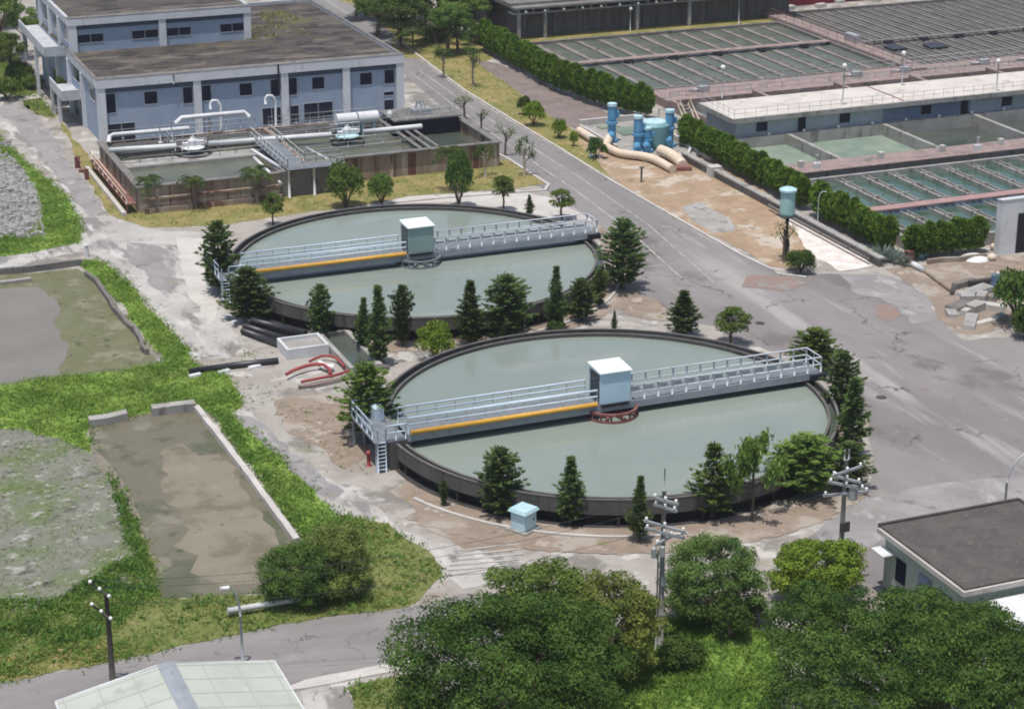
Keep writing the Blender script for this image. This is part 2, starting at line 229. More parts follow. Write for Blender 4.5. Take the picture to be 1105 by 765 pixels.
# ------------------------------------------------------------------ mesh builder
class MB:
    """collects shapes in plant-grid coordinates and links them as ONE mesh object"""
    def __init__(s): s.v = []; s.f = []; s.sm = []
    def _add(s, vs, fs, smooth=False):
        k = len(s.v); s.v += [tuple(p) for p in vs]
        for f in fs: s.f.append(tuple(i + k for i in f)); s.sm.append(smooth)
        return s
    def box(s, x0, x1, y0, y1, z0, z1):
        return s._add([(x0, y0, z0), (x1, y0, z0), (x1, y1, z0), (x0, y1, z0), (x0, y0, z1), (x1, y0, z1), (x1, y1, z1), (x0, y1, z1)],
                      [(0, 3, 2, 1), (4, 5, 6, 7), (0, 1, 5, 4), (1, 2, 6, 5), (2, 3, 7, 6), (3, 0, 4, 7)])
    def rbox(s, c, l, wd, z0, z1, a, tilt=0.0, taper=1.0):
        ca, sa = math.cos(a), math.sin(a); vs = []
        for z, k in ((z0, 1.0), (z1, taper)):
            for (x, y) in ((-l / 2, -wd / 2), (l / 2, -wd / 2), (l / 2, wd / 2), (-l / 2, wd / 2)):
                vs.append((c[0] + k * (x * ca - y * sa), c[1] + k * (x * sa + y * ca), z + tilt * x))
        return s._add(vs, [(0, 3, 2, 1), (4, 5, 6, 7), (0, 1, 5, 4), (1, 2, 6, 5), (2, 3, 7, 6), (3, 0, 4, 7)])
    def prism(s, poly, z0, z1):
        n = len(poly)
        vs = [(p[0], p[1], z0) for p in poly] + [(p[0], p[1], z1) for p in poly]
        return s._add(vs, [tuple(range(n - 1, -1, -1)), tuple(range(n, 2 * n))] + [(i, (i + 1) % n, n + (i + 1) % n, n + i) for i in range(n)])
    def tube(s, pts, r, n=8, r2=None, caps=True):
        pts = [Vector(p) for p in pts]; k0 = len(s.v); N = len(pts)
        for i, p in enumerate(pts):
            d = (pts[min(i + 1, N - 1)] - pts[max(i - 1, 0)]).normalized()
            a = d.cross(Vector((0, 0, 1)))
            if a.length < 1e-3: a = Vector((1, 0, 0))
            a.normalize(); b = d.cross(a).normalized()
            rr = r if r2 is None else r + (r2 - r) * i / max(1, N - 1)
            for j in range(n):
                t = 2 * math.pi * j / n
                s.v.append(tuple(p + a * (rr * math.cos(t)) + b * (rr * math.sin(t))))
        for i in range(N - 1):
            for j in range(n):
                s.f.append((k0 + i * n + j, k0 + i * n + (j + 1) % n, k0 + (i + 1) * n + (j + 1) % n, k0 + (i + 1) * n + j)); s.sm.append(n > 5)
        if caps:
            s.f.append(tuple(k0 + j for j in range(n))); s.sm.append(False)
            s.f.append(tuple(k0 + (N - 1) * n + j for j in range(n - 1, -1, -1))); s.sm.append(False)
        return s
    def lathe(s, c, prof, n=96, a0=0, a1=2 * math.pi, closed=True, smooth=True):
        k0 = len(s.v); full = abs(a1 - a0 - 2 * math.pi) < 1e-6; m = len(prof); N = n if full else n + 1
        for i in range(N):
            t = a0 + (a1 - a0) * i / n
            for (r, z) in prof: s.v.append((c[0] + r * math.cos(t), c[1] + r * math.sin(t), z))
        for i in range(n):
            i2 = (i + 1) % N
            for j in range(m if closed else m - 1):
                j2 = (j + 1) % m
                s.f.append((k0 + i * m + j, k0 + i2 * m + j, k0 + i2 * m + j2, k0 + i * m + j2)); s.sm.append(False)
        if not full and closed:
            s.f.append(tuple(k0 + j for j in range(m))); s.sm.append(False)
            s.f.append(tuple(k0 + (N - 1) * m + j for j in range(m - 1, -1, -1))); s.sm.append(False)
        return s
    def disc(s, c, r, z, n=96):
        return s._add([(c[0] + r * math.cos(2 * math.pi * i / n), c[1] + r * math.sin(2 * math.pi * i / n), z) for i in range(n)], [tuple(range(n))])
    def ball(s, c, r, n=10, sz=1.0):
        prof = [(max(.002, r * math.sin(math.pi * i / 6)), c[2] - r * sz * math.cos(math.pi * i / 6)) for i in range(7)]
        k = len(s.f); s.lathe(c, prof, n, closed=False)
        for i in range(k, len(s.f)): s.sm[i] = True
        return s
    def rail(s, pts, heights, r, step, post_r=None):
        """posts and horizontal rails along a line of points (x,y,z of the foot)"""
        for h in heights: s.tube([(p[0], p[1], p[2] + h) for p in pts], r, 6)
        for a, b in zip(pts, pts[1:]):
            a, b = Vector(a), Vector(b); n = max(1, round((b - a).length / step))
            for i in range(n + 1):
                q = a + (b - a) * i / n
                s.tube([q, q + Vector((0, 0, max(heights)))], post_r or r, 6)
        return s
    def mesh(s, name, org=(0, 0, 0)):
        me = bpy.data.meshes.new(name)
        me.from_pydata([(p[0] - org[0], p[1] - org[1], p[2] - org[2]) for p in s.v], [], s.f)
        me.polygons.foreach_set('use_smooth', s.sm); me.update()
        return me

ORG = {}
def tag(o, label=None, cat=None, group=None, kind=None):
    if label: o['label'] = label
    if cat: o['category'] = cat
    if group: o['group'] = group
    if kind: o['kind'] = kind
    return o
def thing(name, label, cat, org, group=None):
    o = bpy.data.objects.new(name, None); COL.objects.link(o); o.empty_display_size = .5
    o.location = W(*org); o.rotation_euler = (0, 0, TH); ORG[o.name] = org
    return tag(o, label, cat, group)
def part(name, mb, mat, parent, label=None):
    org = ORG[parent.name]; me = mb.mesh(name, org); me.materials.append(mat)
    o = bpy.data.objects.new(name, me); COL.objects.link(o); o.parent = parent; ORG[o.name] = org
    if label: o['label'] = label
    return o
def solo(name, mb, mat, label=None, cat=None, group=None, kind=None):
    xs = [p[0] for p in mb.v]; ys = [p[1] for p in mb.v]
    org = ((min(xs) + max(xs)) / 2, (min(ys) + max(ys)) / 2, min(p[2] for p in mb.v))
    me = mb.mesh(name, org); me.materials.append(mat)
    o = bpy.data.objects.new(name, me); COL.objects.link(o); o.location = W(*org); o.rotation_euler = (0, 0, TH)
    ORG[o.name] = org
    return tag(o, label, cat, group, kind)
def structure(name, mb, mat): return solo(name, mb, mat, kind='structure')
def copy_tree(src, loc, rz=None, sc=None, label=None):
    r = src.copy(); COL.objects.link(r); r.location = loc
    if rz is not None: r.rotation_euler = (0, 0, rz)
    if sc is not None: r.scale = sc
    if label: r['label'] = label
    for ch in KIDS.get(src.name, ()):
        c = ch.copy(); COL.objects.link(c); c.parent = r
        for g in KIDS.get(ch.name, ()):
            d = g.copy(); COL.objects.link(d); d.parent = c
    return r
KIDS = {}

# ------------------------------------------------------------------ ground sheets
rng = random.Random(7)
def frac(poly, amp, step=.8, seed=0):
    """survey outline -> grid outline with a worn, uneven edge"""
    rr = random.Random(seed); out = []; n = len(poly)
    for i in range(n):
        a, b = poly[i], poly[(i + 1) % n]
        d = math.hypot(b[0] - a[0], b[1] - a[1]); k = max(1, int(d / step))
        nx, ny = -(b[1] - a[1]) / max(d, 1e-6), (b[0] - a[0]) / max(d, 1e-6)
        off = 0
        for j in range(k):
            t = j / k
            off = off * .7 + rr.uniform(-amp, amp) * .6
            o = off * min(1, 4 * t, 4 * (1 - t)) if k > 3 else 0
            out.append((a[0] + (b[0] - a[0]) * t + nx * o, a[1] + (b[1] - a[1]) * t + ny * o))
    return out
SHEETS = {}
def sheet(name, px, layer, mat, amp=.25, key=None):
    pts = frac([S(*p) for p in px], amp, seed=len(px) * 13 + layer)
    mb = MB(); z = .004 * layer
    mb._add([(p[0], p[1], z) for p in pts], [tuple(range(len(pts)))])
    if sum(a[0] * b[1] - b[0] * a[1] for a, b in zip(pts, pts[1:] + pts[:1])) < 0: mb.f[0] = mb.f[0][::-1]
    if key: SHEETS.setdefault(key, []).append((pts, z))
    return structure(name, mb, mat)

mb = MB(); mb._add([(-900, -700, -.02), (1100, -700, -.02), (1100, 1500, -.02), (-900, 1500, -.02)], [(0, 1, 2, 3)]); structure('ground', mb, m_far)
sheet('ground', [(-250, 900), (1400, 900), (1300, 330), (1240, -70), (-300, -70), (-300, 400)], 0, m_ground, 0)
# roads
sheet('road', [(300, -40), (335, 0), (385, 30), (440, 84), (480, 118), (520, 160), (562, 190), (600, 212), (645, 240), (700, 300), (860, 330), (838, 294), (745, 246), (660, 197), (600, 160), (560, 137), (500, 100), (455, 66), (425, 40), (395, 12), (360, -40)], 2, m_road, .05)
sheet('yard', [(640, 240), (660, 285), (668, 318), (655, 338), (700, 346), (770, 352), (806, 372), (850, 384), (900, 398), (930, 440), (942, 500), (925, 540), (880, 575), (850, 590), (900, 610), (1000, 660), (1300, 760), (1300, 380), (1105, 362), (1040, 368), (1012, 345), (998, 318), (960, 298), (905, 296), (838, 294), (745, 246)], 3, m_asph, .35)
sheet('road', [(-40, 742), (0, 737), (120, 714), (300, 674), (440, 655), (500, 640), (620, 640), (700, 690), (520, 720), (440, 722), (335, 742), (250, 765), (-40, 830)], 3, m_lroad, .12)
sheet('path', [(330, 742), (440, 722), (445, 714), (440, 712), (330, 733), (300, 745)], 4, m_pconc, .1)
sheet('path', [(325, 745), (372, 740), (395, 790), (330, 790)], 6, m_path, .2)
# worn concrete path on the left
sheet('path', [(-20, 92), (22, 106), (60, 165), (92, 232), (128, 236), (180, 250), (232, 252), (225, 300), (240, 330), (262, 372), (250, 386), (206, 388), (165, 330), (118, 284), (90, 268), (0, 292), (-30, 296), (-30, 280), (60, 268), (88, 258), (70, 206), (30, 160), (-20, 120)], 2, m_path, .35)
sheet('path', [(240, 440), (262, 436), (290, 470), (330, 500), (380, 530), (420, 560), (470, 588), (500, 622), (470, 628), (430, 592), (372, 556), (335, 540), (300, 516), (262, 470)], 2, m_path, .4)
sheet('path', [(470, 585), (520, 592), (572, 606), (575, 622), (500, 636), (478, 618)], 4, m_path, .2)
sheet('path', [(380, 252), (400, 222), (440, 212), (560, 205), (590, 212), (640, 238), (600, 236), (540, 224), (480, 218), (420, 220)], 1, m_pconc, .2)
sheet('path', [(500, 385), (470, 372), (560, 366), (640, 352), (722, 352), (640, 346), (560, 360), (470, 352), (430, 380), (425, 392)], 1, m_path, .25)
# sandy lot, verge, track, gravel
sheet('ground', [(620, 150), (690, 150), (760, 165), (812, 190), (846, 222), (872, 268), (862, 292), (832, 288), (742, 241), (700, 217), (660, 193)], 7, m_sand, .3)
sheet('ground', [(418, 62), (425, 40), (455, 44), (520, 62), (560, 100), (600, 130), (640, 152), (660, 193), (602, 158), (562, 134), (502, 97), (458, 64)], 3, m_verge, .2, key='verge')
sheet('ground', [(330, -8), (400, -8), (440, 20), (520, 44), (535, 62), (520, 70), (455, 50), (425, 38), (392, 8)], 4, m_verge, .3, key='verge')
sheet('path', [(505, 62), (540, 70), (600, 98), (660, 124), (700, 150), (640, 150), (600, 130), (560, 100)], 5, m_track, .25)
sheet('ground', [(844, 224), (868, 232), (900, 255), (942, 287), (905, 293), (882, 280), (866, 262)], 8, m_gravel, .3)
sheet('ground', [(955, 290), (1000, 286), (1078, 276), (1200, 275), (1200, 350), (1090, 352), (1045, 362), (1012, 345), (998, 318)], 4, m_bed, .4)
# verge beside the rusty basin
sheet('ground', [(64, 130), (88, 158), (112, 186), (148, 226), (215, 222), (292, 214), (372, 196), (545, 172), (592, 198), (560, 203), (440, 212), (388, 222), (300, 234), (240, 243), (160, 246), (118, 232), (92, 190)], 4, m_verge, .3, key='verge')
sheet('path', [(735, 224), (755, 218), (788, 236), (792, 250), (770, 252), (745, 239)], 9, m_conc, .45)
sheet('grass', [(-60, 20), (0, 40), (22, 66), (40, 100), (60, 128), (40, 124), (10, 100), (-60, 96)], 3, m_grassdry, .3, key='dry')
for q in ([(232, 420), (262, 412), (300, 416), (296, 432), (262, 440), (236, 436)], [(335, 470), (362, 476), (392, 498), (380, 508), (350, 492)], [(300, 440), (330, 436), (352, 452), (338, 464), (310, 456)], [(252, 372), (285, 384), (300, 392), (262, 398)]):
    SHEETS.setdefault('moss', []).append((frac([S(*p) for p in q], .3, seed=5), 0.02))
sheet('path', [(2, 104), (30, 112), (52, 140), (92, 196), (112, 228), (98, 236), (66, 196), (34, 156), (0, 124)], 3, m_oldasph, .45)
sheet('path', [(138, 262), (170, 264), (190, 282), (196, 306), (176, 318), (158, 296), (140, 284)], 5, m_oldasph, .5)
sheet('path', [(246, 446), (272, 450), (300, 476), (336, 504), (372, 530), (360, 540), (318, 516), (284, 494), (258, 468)], 5, m_oldasph, .45)
sheet('path', [(190, 256), (230, 258), (222, 300), (236, 330), (226, 352), (204, 322), (196, 290)], 6, m_pconc, .45)
sheet('ground', [(296, 432), (352, 424), (392, 440), (398, 492), (372, 506), (340, 480), (306, 462)], 5, m_bed, .5)
sheet('ground', [(440, 520), (500, 546), (560, 572), (552, 596), (500, 592), (452, 560), (420, 530)], 5, m_bed, .5)
sheet('ground', [(640, 240), (672, 262), (690, 318), (740, 346), (700, 346), (664, 332), (668, 318), (656, 276)], 6, m_bed, .4)
sheet('yard', [(944, 330), (962, 328), (972, 340), (960, 348), (946, 342)], 8, m_redst, .3)
sheet('yard', [(806, 298), (850, 298), (872, 306), (850, 314), (800, 310)], 9, m_redst, .35)
sheet('yard', [(905, 296), (958, 298), (998, 320), (1012, 346), (985, 350), (950, 322), (925, 318)], 6, m_oldasph, .5)
sheet('yard', [(880, 575), (925, 540), (1010, 522), (1120, 512), (1140, 540), (1000, 560), (940, 590), (900, 608)], 6, m_oldasph, .3)
for (px, py, lab) in ((820, 349, 'dark round drain cover in the yard above the nearer tank'), (951, 429, 'dark round drain cover in the open yard at right')):
    u, v = S(px, py); mb = MB(); mb.lathe((u, v), [(.02, .035), (.38, .035), (.4, .02), (.4, 0)], 16, closed=False); solo('drain_cover', mb, m_poled, lab, 'drain cover')
# ponds, fields and grass
sheet('ground', [(-40, 140), (8, 160), (30, 178), (44, 205), (52, 238), (40, 256), (-40, 266)], 4, m_rubg, .35)
sheet('grass', [(-40, 132), (0, 148), (18, 166), (40, 184), (72, 214), (88, 246), (86, 262), (40, 272), (-40, 281), (-40, 258), (38, 250), (46, 236), (40, 206), (26, 182), (-40, 150)], 5, m_grassg, .3, key='grass')
sheet('mud', [(-40, 300), (84, 290), (118, 318), (142, 356), (172, 394), (120, 408), (60, 412), (-40, 420)], 4, m_mudgreen, .3)
sheet('water', [(-40, 312), (40, 310), (62, 326), (60, 352), (72, 380), (66, 404), (30, 410), (-40, 416)], 5, m_pondw, .5)
sheet('grass', [(86, 284), (104, 280), (122, 290), (150, 318), (186, 360), (206, 386), (198, 398), (180, 392), (150, 356), (118, 316)], 5, m_grassg, .3, key='grass')
sheet('grass', [(-40, 420), (60, 408), (130, 402), (172, 392), (206, 388), (250, 410), (262, 438), (250, 446), (292, 486), (328, 520), (362, 556), (400, 565), (340, 590), (310, 556), (230, 446), (208, 440), (160, 446), (100, 456), (92, 470), (100, 490), (80, 480), (20, 462), (-40, 470)], 6, m_grassg, .4, key='grass')
sheet('ground', [(-40, 466), (30, 458), (90, 476), (120, 510), (142, 560), (156, 606), (140, 640), (80, 650), (-40, 672)], 5, m_field, .5, key='field')
sheet('mud', [(94, 458), (160, 446), (212, 442), (318, 584), (300, 640), (172, 646), (164, 606), (140, 540), (100, 492)], 7, m_mud, .1)
sheet('mud', [(172, 486), (196, 478), (214, 492), (236, 490), (262, 528), (300, 584), (296, 628), (240, 632), (205, 618), (214, 600), (188, 590), (198, 560), (176, 540), (182, 512)], 8, m_mudlight, .6)
sheet('mud', [(96, 480), (108, 490), (138, 530), (160, 580), (170, 604), (172, 630), (166, 604), (150, 570), (126, 530), (100, 494)], 9, m_mudedge, .15)
sheet('grass', [(118, 508), (134, 538), (156, 582), (168, 610), (172, 646), (300, 640), (318, 590), (372, 556), (420, 566), (468, 600), (478, 622), (440, 655), (300, 674), (120, 714), (-40, 742), (-40, 668), (80, 648), (138, 636), (150, 604), (138, 560)], 8, m_grassdry, .3, key='dry')
sheet('grass', [(-40, 742), (0, 736), (120, 713), (140, 690), (-40, 716)], 9, m_verge, .25, key='dry')
sheet('grass', [(375, 742), (445, 726), (470, 800), (400, 800)], 7, m_grassdry, .2, key='dry')
sheet('grass', [(640, 700), (700, 672), (770, 655), (840, 690), (850, 800), (620, 820)], 8, m_lawn, .4, key='lawn')
# soil beds and painted shade rings round the clarifiers
def ring_sheet(c, r0, r1, a0, a1, layer, mat, amp, seed):
    rr = random.Random(seed); n = 70; pts = []
    for i in range(n + 1):
        t = a0 + (a1 - a0) * i / n; pts.append((c[0] + r0 * math.cos(t), c[1] + r0 * math.sin(t)))
    for i in range(n, -1, -1):
        t = a0 + (a1 - a0) * i / n; q = r1 + rr.uniform(-amp, amp); pts.append((c[0] + q * math.cos(t), c[1] + q * math.sin(t)))
    mb = MB(); mb._add([(p[0], p[1], .004 * layer) for p in pts], [tuple(range(len(pts) - 1, -1, -1))]); structure('ground', mb, mat)
CA_, CB_ = (55.85, 120.61), (54.99, 157.47)
ring_sheet(CA_, 14.7, 15.95, 0, 2 * math.pi, 12, m_shadeblack, .04, 8); ring_sheet(CB_, 14.7, 15.95, 0, 2 * math.pi, 12, m_shadeblack, .04, 9)  # black rings paint the launder's shade onto the ground
ring_sheet(CA_, 14.8, 19.6, R(205), R(305), 10, m_bed, .2, 3)
ring_sheet(CA_, 14.8, 16.6, R(305), R(375), 10, m_bed, .12, 5)
ring_sheet(CB_, 14.8, 18.2, R(215), R(345), 9, m_bed, .2, 4)
# road paint and kerbs
def strip(mb, pts, wd, z):
    P = [S(*p) for p in pts]
    for a, b in zip(P, P[1:]):
        d = math.hypot(b[0] - a[0], b[1] - a[1]); nx, ny = -(b[1] - a[1]) / d * wd / 2, (b[0] - a[0]) / d * wd / 2
        mb._add([(a[0] - nx, a[1] - ny, z), (b[0] - nx, b[1] - ny, z), (b[0] + nx, b[1] + ny, z), (a[0] + nx, a[1] + ny, z)], [(0, 1, 2, 3)])
    return mb
mb = MB()
strip(mb, [(443, 78), (500, 122), (562, 166), (620, 205), (680, 250), (735, 300)], .14, .026)
strip(mb, [(452, 76), (510, 117), (575, 160), (632, 196), (700, 243), (770, 305)], .12, .026)
strip(mb, [(700, 288), (735, 284)], .12, .026)
structure('road_marking', mb, m_line)
def kerb(pts, wd=.25, h=.13, mat=m_pconc):
    mb = MB(); P = [S(*p) for p in pts]; L_, R_ = [], []
    for i, p in enumerate(P):
        a, b = P[max(0, i - 1)], P[min(len(P) - 1, i + 1)]; d = math.hypot(b[0] - a[0], b[1] - a[1])
        nx, ny = -(b[1] - a[1]) / d * wd / 2, (b[0] - a[0]) / d * wd / 2
        L_.append((p[0] + nx, p[1] + ny)); R_.append((p[0] - nx, p[1] - ny))
    for i in range(len(P) - 1): mb.prism([R_[i], R_[i + 1], L_[i + 1], L_[i]], 0, h)
    return structure('kerb', mb, mat)
kerb([(425, 40), (457, 65), (501, 98), (561, 135), (601, 159), (660, 196), (744, 244), (800, 276), (834, 292)])
kerb([(520, 158), (548, 172), (592, 200), (588, 206), (560, 208), (480, 214), (400, 222)], .3)
kerb([(838, 296), (870, 300)], .3)
def arc_kerb(c, r, a0, a1, mat):
    mb = MB(); mb.lathe(c, [(r, 0), (r + .22, 0), (r + .22, .16), (r, .16)], 60, a0, a1); return structure('kerb', mb, mat)
arc_kerb(CA_, 17.2, R(200), R(262), m_pconc)
arc_kerb(CB_, 16.9, R(250), R(360), m_pconc)

# ------------------------------------------------------------------ clarifier tanks with their scraper bridges
RIM = 1.8; WAT = 1.45
def clarifier(c, label, plabel, blabel, cabmat, ringmat, cablabel, wlabel):
    t = thing('clarifier_tank', label, 'tank', (c[0], c[1], 0), 'round clarifier tanks')
    mb = MB(); mb.lathe(c, [(14.9, -.3), (15.06, -.3), (15.06, .86), (14.9, .86)], 128); part('wall', mb, m_shadeblack, t)  # lower wall coloured near-black to paint the shade below the launder
    mb = MB(); mb.lathe(c, [(15.0, .82), (15.75, .82), (15.75, RIM), (15.6, RIM), (15.6, 1.2), (15.15, 1.2), (15.15, RIM - .12), (15.0, RIM - .12)], 160)
    tr = part('launder_channel', mb, m_dconc, t)
    mb = MB(); mb.lathe(c, [(15.58, RIM), (15.77, RIM), (15.77, RIM + .06), (15.58, RIM + .06)], 160); mb.lathe(c, [(14.985, RIM - .12), (15.165, RIM - .12), (15.165, RIM - .07), (14.985, RIM - .07)], 160)
    part('rim', mb, m_rim, t)
    for k in range(18):
        a = R(20 * k + 8); mb = MB(); mb.rbox((c[0] + 15.4 * math.cos(a), c[1] + 15.4 * math.sin(a)), .6, .16, -.3, .815, a); part('bracket', mb, m_shadeblack, t)
    mb = MB(); mb.disc(c, 15.02, WAT, 128); structure('water', mb, m_tankw)
    mb = MB(); mb.lathe(c, [(15.15, 1.38), (15.6, 1.38)], 128, closed=False); structure('water', mb, m_dullw)
    # access platform with ladder at the west end
    o = (c[0] - 16.6, c[1] + .6, 0)
    p = thing('access_platform', plabel, 'platform', o, 'access platforms of the clarifier tanks')
    X, Y = c[0], c[1]
    mb = MB(); mb.box(X - 17.2, X - 15.0, Y - 1.0, Y + 4.3, 2.0, 2.12); part('deck', mb, m_grate, p)
    mb = MB(); mb.box(X - 16.15, X - 14.6, Y - 1.0, Y + 1.0, 0, 1.995); part('support_block', mb, m_dconc, p)
    for (a, b) in ((X - 17.05, Y - .9), (X - 17.05, Y + 4.1), (X - 16.3, Y + 4.1)):
        mb = MB(); mb.tube([(a, b, 0), (a, b, 2.0)], .11, 8); part('leg', mb, m_steelg, p)
    mb = MB(); mb.rail([(X - 17.1, Y - .2, 2.12), (X - 17.1, Y + 4.2, 2.12), (X - 15.3, Y + 4.2, 2.12)], (.55, 1.05), .05, 1.1)
    mb.rail([(X - 16.4, Y - .95, 2.12), (X - 15.05, Y - .95, 2.12)], (.55, 1.05), .05, .7); part('handrail', mb, m_steelb, p)
    mb = MB(); mb.box(X - 16.0, X - 15.35, Y + 2.6, Y + 3.5, 2.12, 3.0); part('control_box', mb, m_steelb, p)
    mb = MB()
    for dx in (0, .55): mb.tube([(X - 17.05 + dx, Y - 1.15, 0), (X - 17.05 + dx, Y - 1.1, 3.1)], .05, 6)
    for k in range(8): mb.tube([(X - 17.05, Y - 1.15, .25 + .27 * k), (X - 16.5, Y - 1.15, .25 + .27 * k)], .035, 6)
    part('ladder', mb, m_steelb, p)
    # bridge
    b = thing('scraper_bridge', blabel, 'bridge', (c[0], c[1], WAT), 'bridges across the clarifier tanks')
    x0, x1 = X - 14.95, X + 16.2
    mb = MB(); mb.box(x0, x1, Y - 1.1, Y - .98, 1.9, 2.42).box(x0, x1, Y + .98, Y + 1.1, 1.9, 2.42)
    for k in range(29): mb.box(X - 14.5 + 1.05 * k, X - 14.42 + 1.05 * k, Y - .98, Y + .98, 2.1, 2.36)
    part('beam', mb, m_steelg, b)
    mb = MB(); mb.box(x0, x1, Y - .98, Y + .98, 2.37, 2.425); part('deck', mb, m_grate, b)
    mb = MB(); mb.tube([(X - 14.8, Y - 1.28, 2.62), (X - 1.4, Y - 1.28, 2.62)], .16, 10); part('yellow_pipe', mb, m_yellow, b)
    mb = MB(); mb.rail([(X - 14.9, Y + 1.04, 2.43), (X - 1.3, Y + 1.04, 2.43)], (.3, .7, 1.1), .068, 1.35, .03)
    mb.rail([(X - 14.9, Y - 1.04, 2.43), (X - 1.3, Y - 1.04, 2.43)], (.66, 1.1), .068, 1.35, .03); part('handrail', mb, m_steelb, b)
    mb = MB()
    for s_ in (-1.04, 1.04):
        mb.rail([(X + 1.2, Y + s_, 2.43), (X + 16.1, Y + s_, 2.43)], (.55, 1.08), .05, 1.08, .075)
    mb.rail([(X + 16.1, Y - 1.04, 2.43), (X + 16.1, Y + 1.04, 2.43)], (.55, 1.08), .045, 1.0, .06)
    part('handrail', mb, m_rails, b)
    mb = MB()
    for k in range(13):
        mb.box(X + 2.0 + 1.08 * k, X + 2.62 + 1.08 * k, Y + .5, Y + .9, 2.43, 2.75)
    part('cable_tray', mb, m_steelg, b)
    mb = MB(); mb.box(X + 15.2, X + 16.4, Y - 1.3, Y + 1.3, 1.87, 2.3); part('end_carriage', mb, m_dark, b)
    # cabin
    mb = MB(); mb.box(X - 1.1, X + 1.1, Y - 1.2, Y + .8, 2.5, 4.7); cb = part('cabin', mb, cabmat, b, cablabel)
    mb = MB(); mb._add([(X - 1.2, Y - 1.32, 4.71), (X + 1.2, Y - 1.32, 4.71), (X + 1.2, Y + .9, 4.71), (X - 1.2, Y + .9, 4.71), (X - 1.2, Y - 1.32, 4.79), (X + 1.2, Y - 1.32, 4.79), (X + 1.2, Y + .9, 4.93), (X - 1.2, Y + .9, 4.93)],
                       [(0, 3, 2, 1), (4, 5, 6, 7), (0, 1, 5, 4), (1, 2, 6, 5), (2, 3, 7, 6), (3, 0, 4, 7)]); part('roof', mb, m_cabroof, cb)
    mb = MB(); mb.box(X - 1.13, X - 1.08, Y - .95, Y + .55, 2.6, 4.55); part('door', mb, m_glass, cb)
    mb = MB(); mb.box(X - 1.0, X + .9, Y - 1.35, Y - 1.2, 2.3, 2.5).box(X - .5, X + .5, Y - .5, Y + .5, 1.2, 2.4); part('drive_base', mb, m_dark, b)
    # feed well cage
    mb = MB(); cc = (X - .05, Y - .55)
    for z in (1.5, 2.05): mb.lathe(cc, [(1.72, z - .08), (1.9, z - .08), (1.9, z + .08), (1.72, z + .08)], 32)
    for k in range(16):
        a = 2 * math.pi * k / 16; q = (cc[0] + 1.8 * math.cos(a), cc[1] + 1.8 * math.sin(a)); mb.tube([(q[0], q[1], 1.4), (q[0], q[1], 2.1)], .08, 5)
    for k in range(8):
        a = 2 * math.pi * k / 8 + .2; mb.tube([(cc[0] + .4 * math.cos(a), cc[1] + .4 * math.sin(a), 1.62), (cc[0] + 1.74 * math.cos(a), cc[1] + 1.74 * math.sin(a), 1.6)], .11, 5)
    part('feed_well', mb, ringmat, b)
    return t, p, b
clarifier(CA_, 'round concrete clarifier tank in front, nearer the camera, full of grey green water', 'blue railed access platform with ladder at the nearer tank',
          'walkway bridge with pale blue cabin across the nearer round tank', m_cab, m_rust, 'bright pale blue cabin', '')
clarifier(CB_, 'round concrete clarifier tank behind the other one, near the rusty basin', 'blue railed access platform at the left of the farther tank',
          'walkway bridge with grey green cabin across the farther round tank', m_cabb, m_grate, 'grey green cabin', '')

# ------------------------------------------------------------------ office building
ob = thing('office_building', 'two storey blue grey office building with pale frame and dark flat roof', 'building', (39, 211, 0))
mb = MB(); mb.box(39.3, 72.3, 211.3, 246, 0, 6.35); part('wall', mb, m_bwall, ob)
mb = MB(); mb.box(39.6, 59.6, 226.85, 249, 6.36, 9.59); part('wall', mb, m_bwall, ob, 'blue grey wall of the raised rear storey')
mb = MB()
for u0, u1 in ((39.0, 39.9), (49.2, 50.0), (58.7, 59.5), (65.6, 66.4), (71.7, 72.55)): mb.box(u0, u1, 211.0, 211.29, 0, 6.0)
mb.box(38.99, 72.56, 210.93, 212.11, 6.0, 6.95)                        # front fascia
part('frame', mb, m_bframe, ob)
for v in (219.0, 226.6, 233.6, 240.5):
    mb = MB(); mb.box(38.9, 39.29, v, v + .6, 0, 6.04); part('side_column', mb, m_bframe, ob)
mb = MB()
for u0, u1 in ((39.3, 40.2), (49.3, 50.1), (59.0, 59.8)): mb.box(u0, u1, 226.6, 226.84, 6.37, 9.59)
mb.box(39.28, 59.82, 226.53, 227.62, 9.6, 10.4)
part('frame', mb, m_bframe, ob, 'pale frame of the raised rear storey')
for v in (232.5, 238.5, 244.5):
    mb = MB(); mb.box(39.2, 39.59, v, v + .6, 6.37, 9.59); part('side_column', mb, m_bframe, ob)

mb = MB(); mb.box(38.99, 39.32, 212.12, 227.4, 6.05, 6.95); mb.box(72.2, 72.56, 212.12, 246.2, 6.1, 6.95); mb.box(60.0, 72.19, 245.9, 246.2, 6.1, 6.95); mb.box(39.28, 39.62, 227.63, 249.2, 9.6, 10.4); mb.box(59.5, 59.82, 227.63, 249.2, 9.6, 10.4)
part('parapet', mb, m_balc, ob)
mb = MB(); mb.box(38.97, 72.58, 210.91, 212.11, 6.953, 7.0); mb.box(39.26, 59.84, 226.51, 227.62, 10.403, 10.45); mb.box(38.97, 39.34, 212.12, 227.4, 6.953, 7.0); mb.box(72.18, 72.58, 212.12, 246.2, 6.953, 7.0); part('coping', mb, m_gconc, ob)
mb = MB(); mb.box(39.33, 72.19, 212.12, 245.89, 6.355, 6.6)
mb.v = mb.v; rf = part('roof', mb, m_roofd, ob)
mb = MB(); mb.box(39.63, 59.49, 227.63, 249, 9.705, 10.1); part('roof', mb, m_roofd, ob)
mb = MB(); mb.box(60.4, 62.0, 238.4, 239.6, 6.61, 7.5).box(61.4, 62.8, 238.0, 239.0, 6.61, 7.1); part('roof_vent', mb, m_cream, ob)
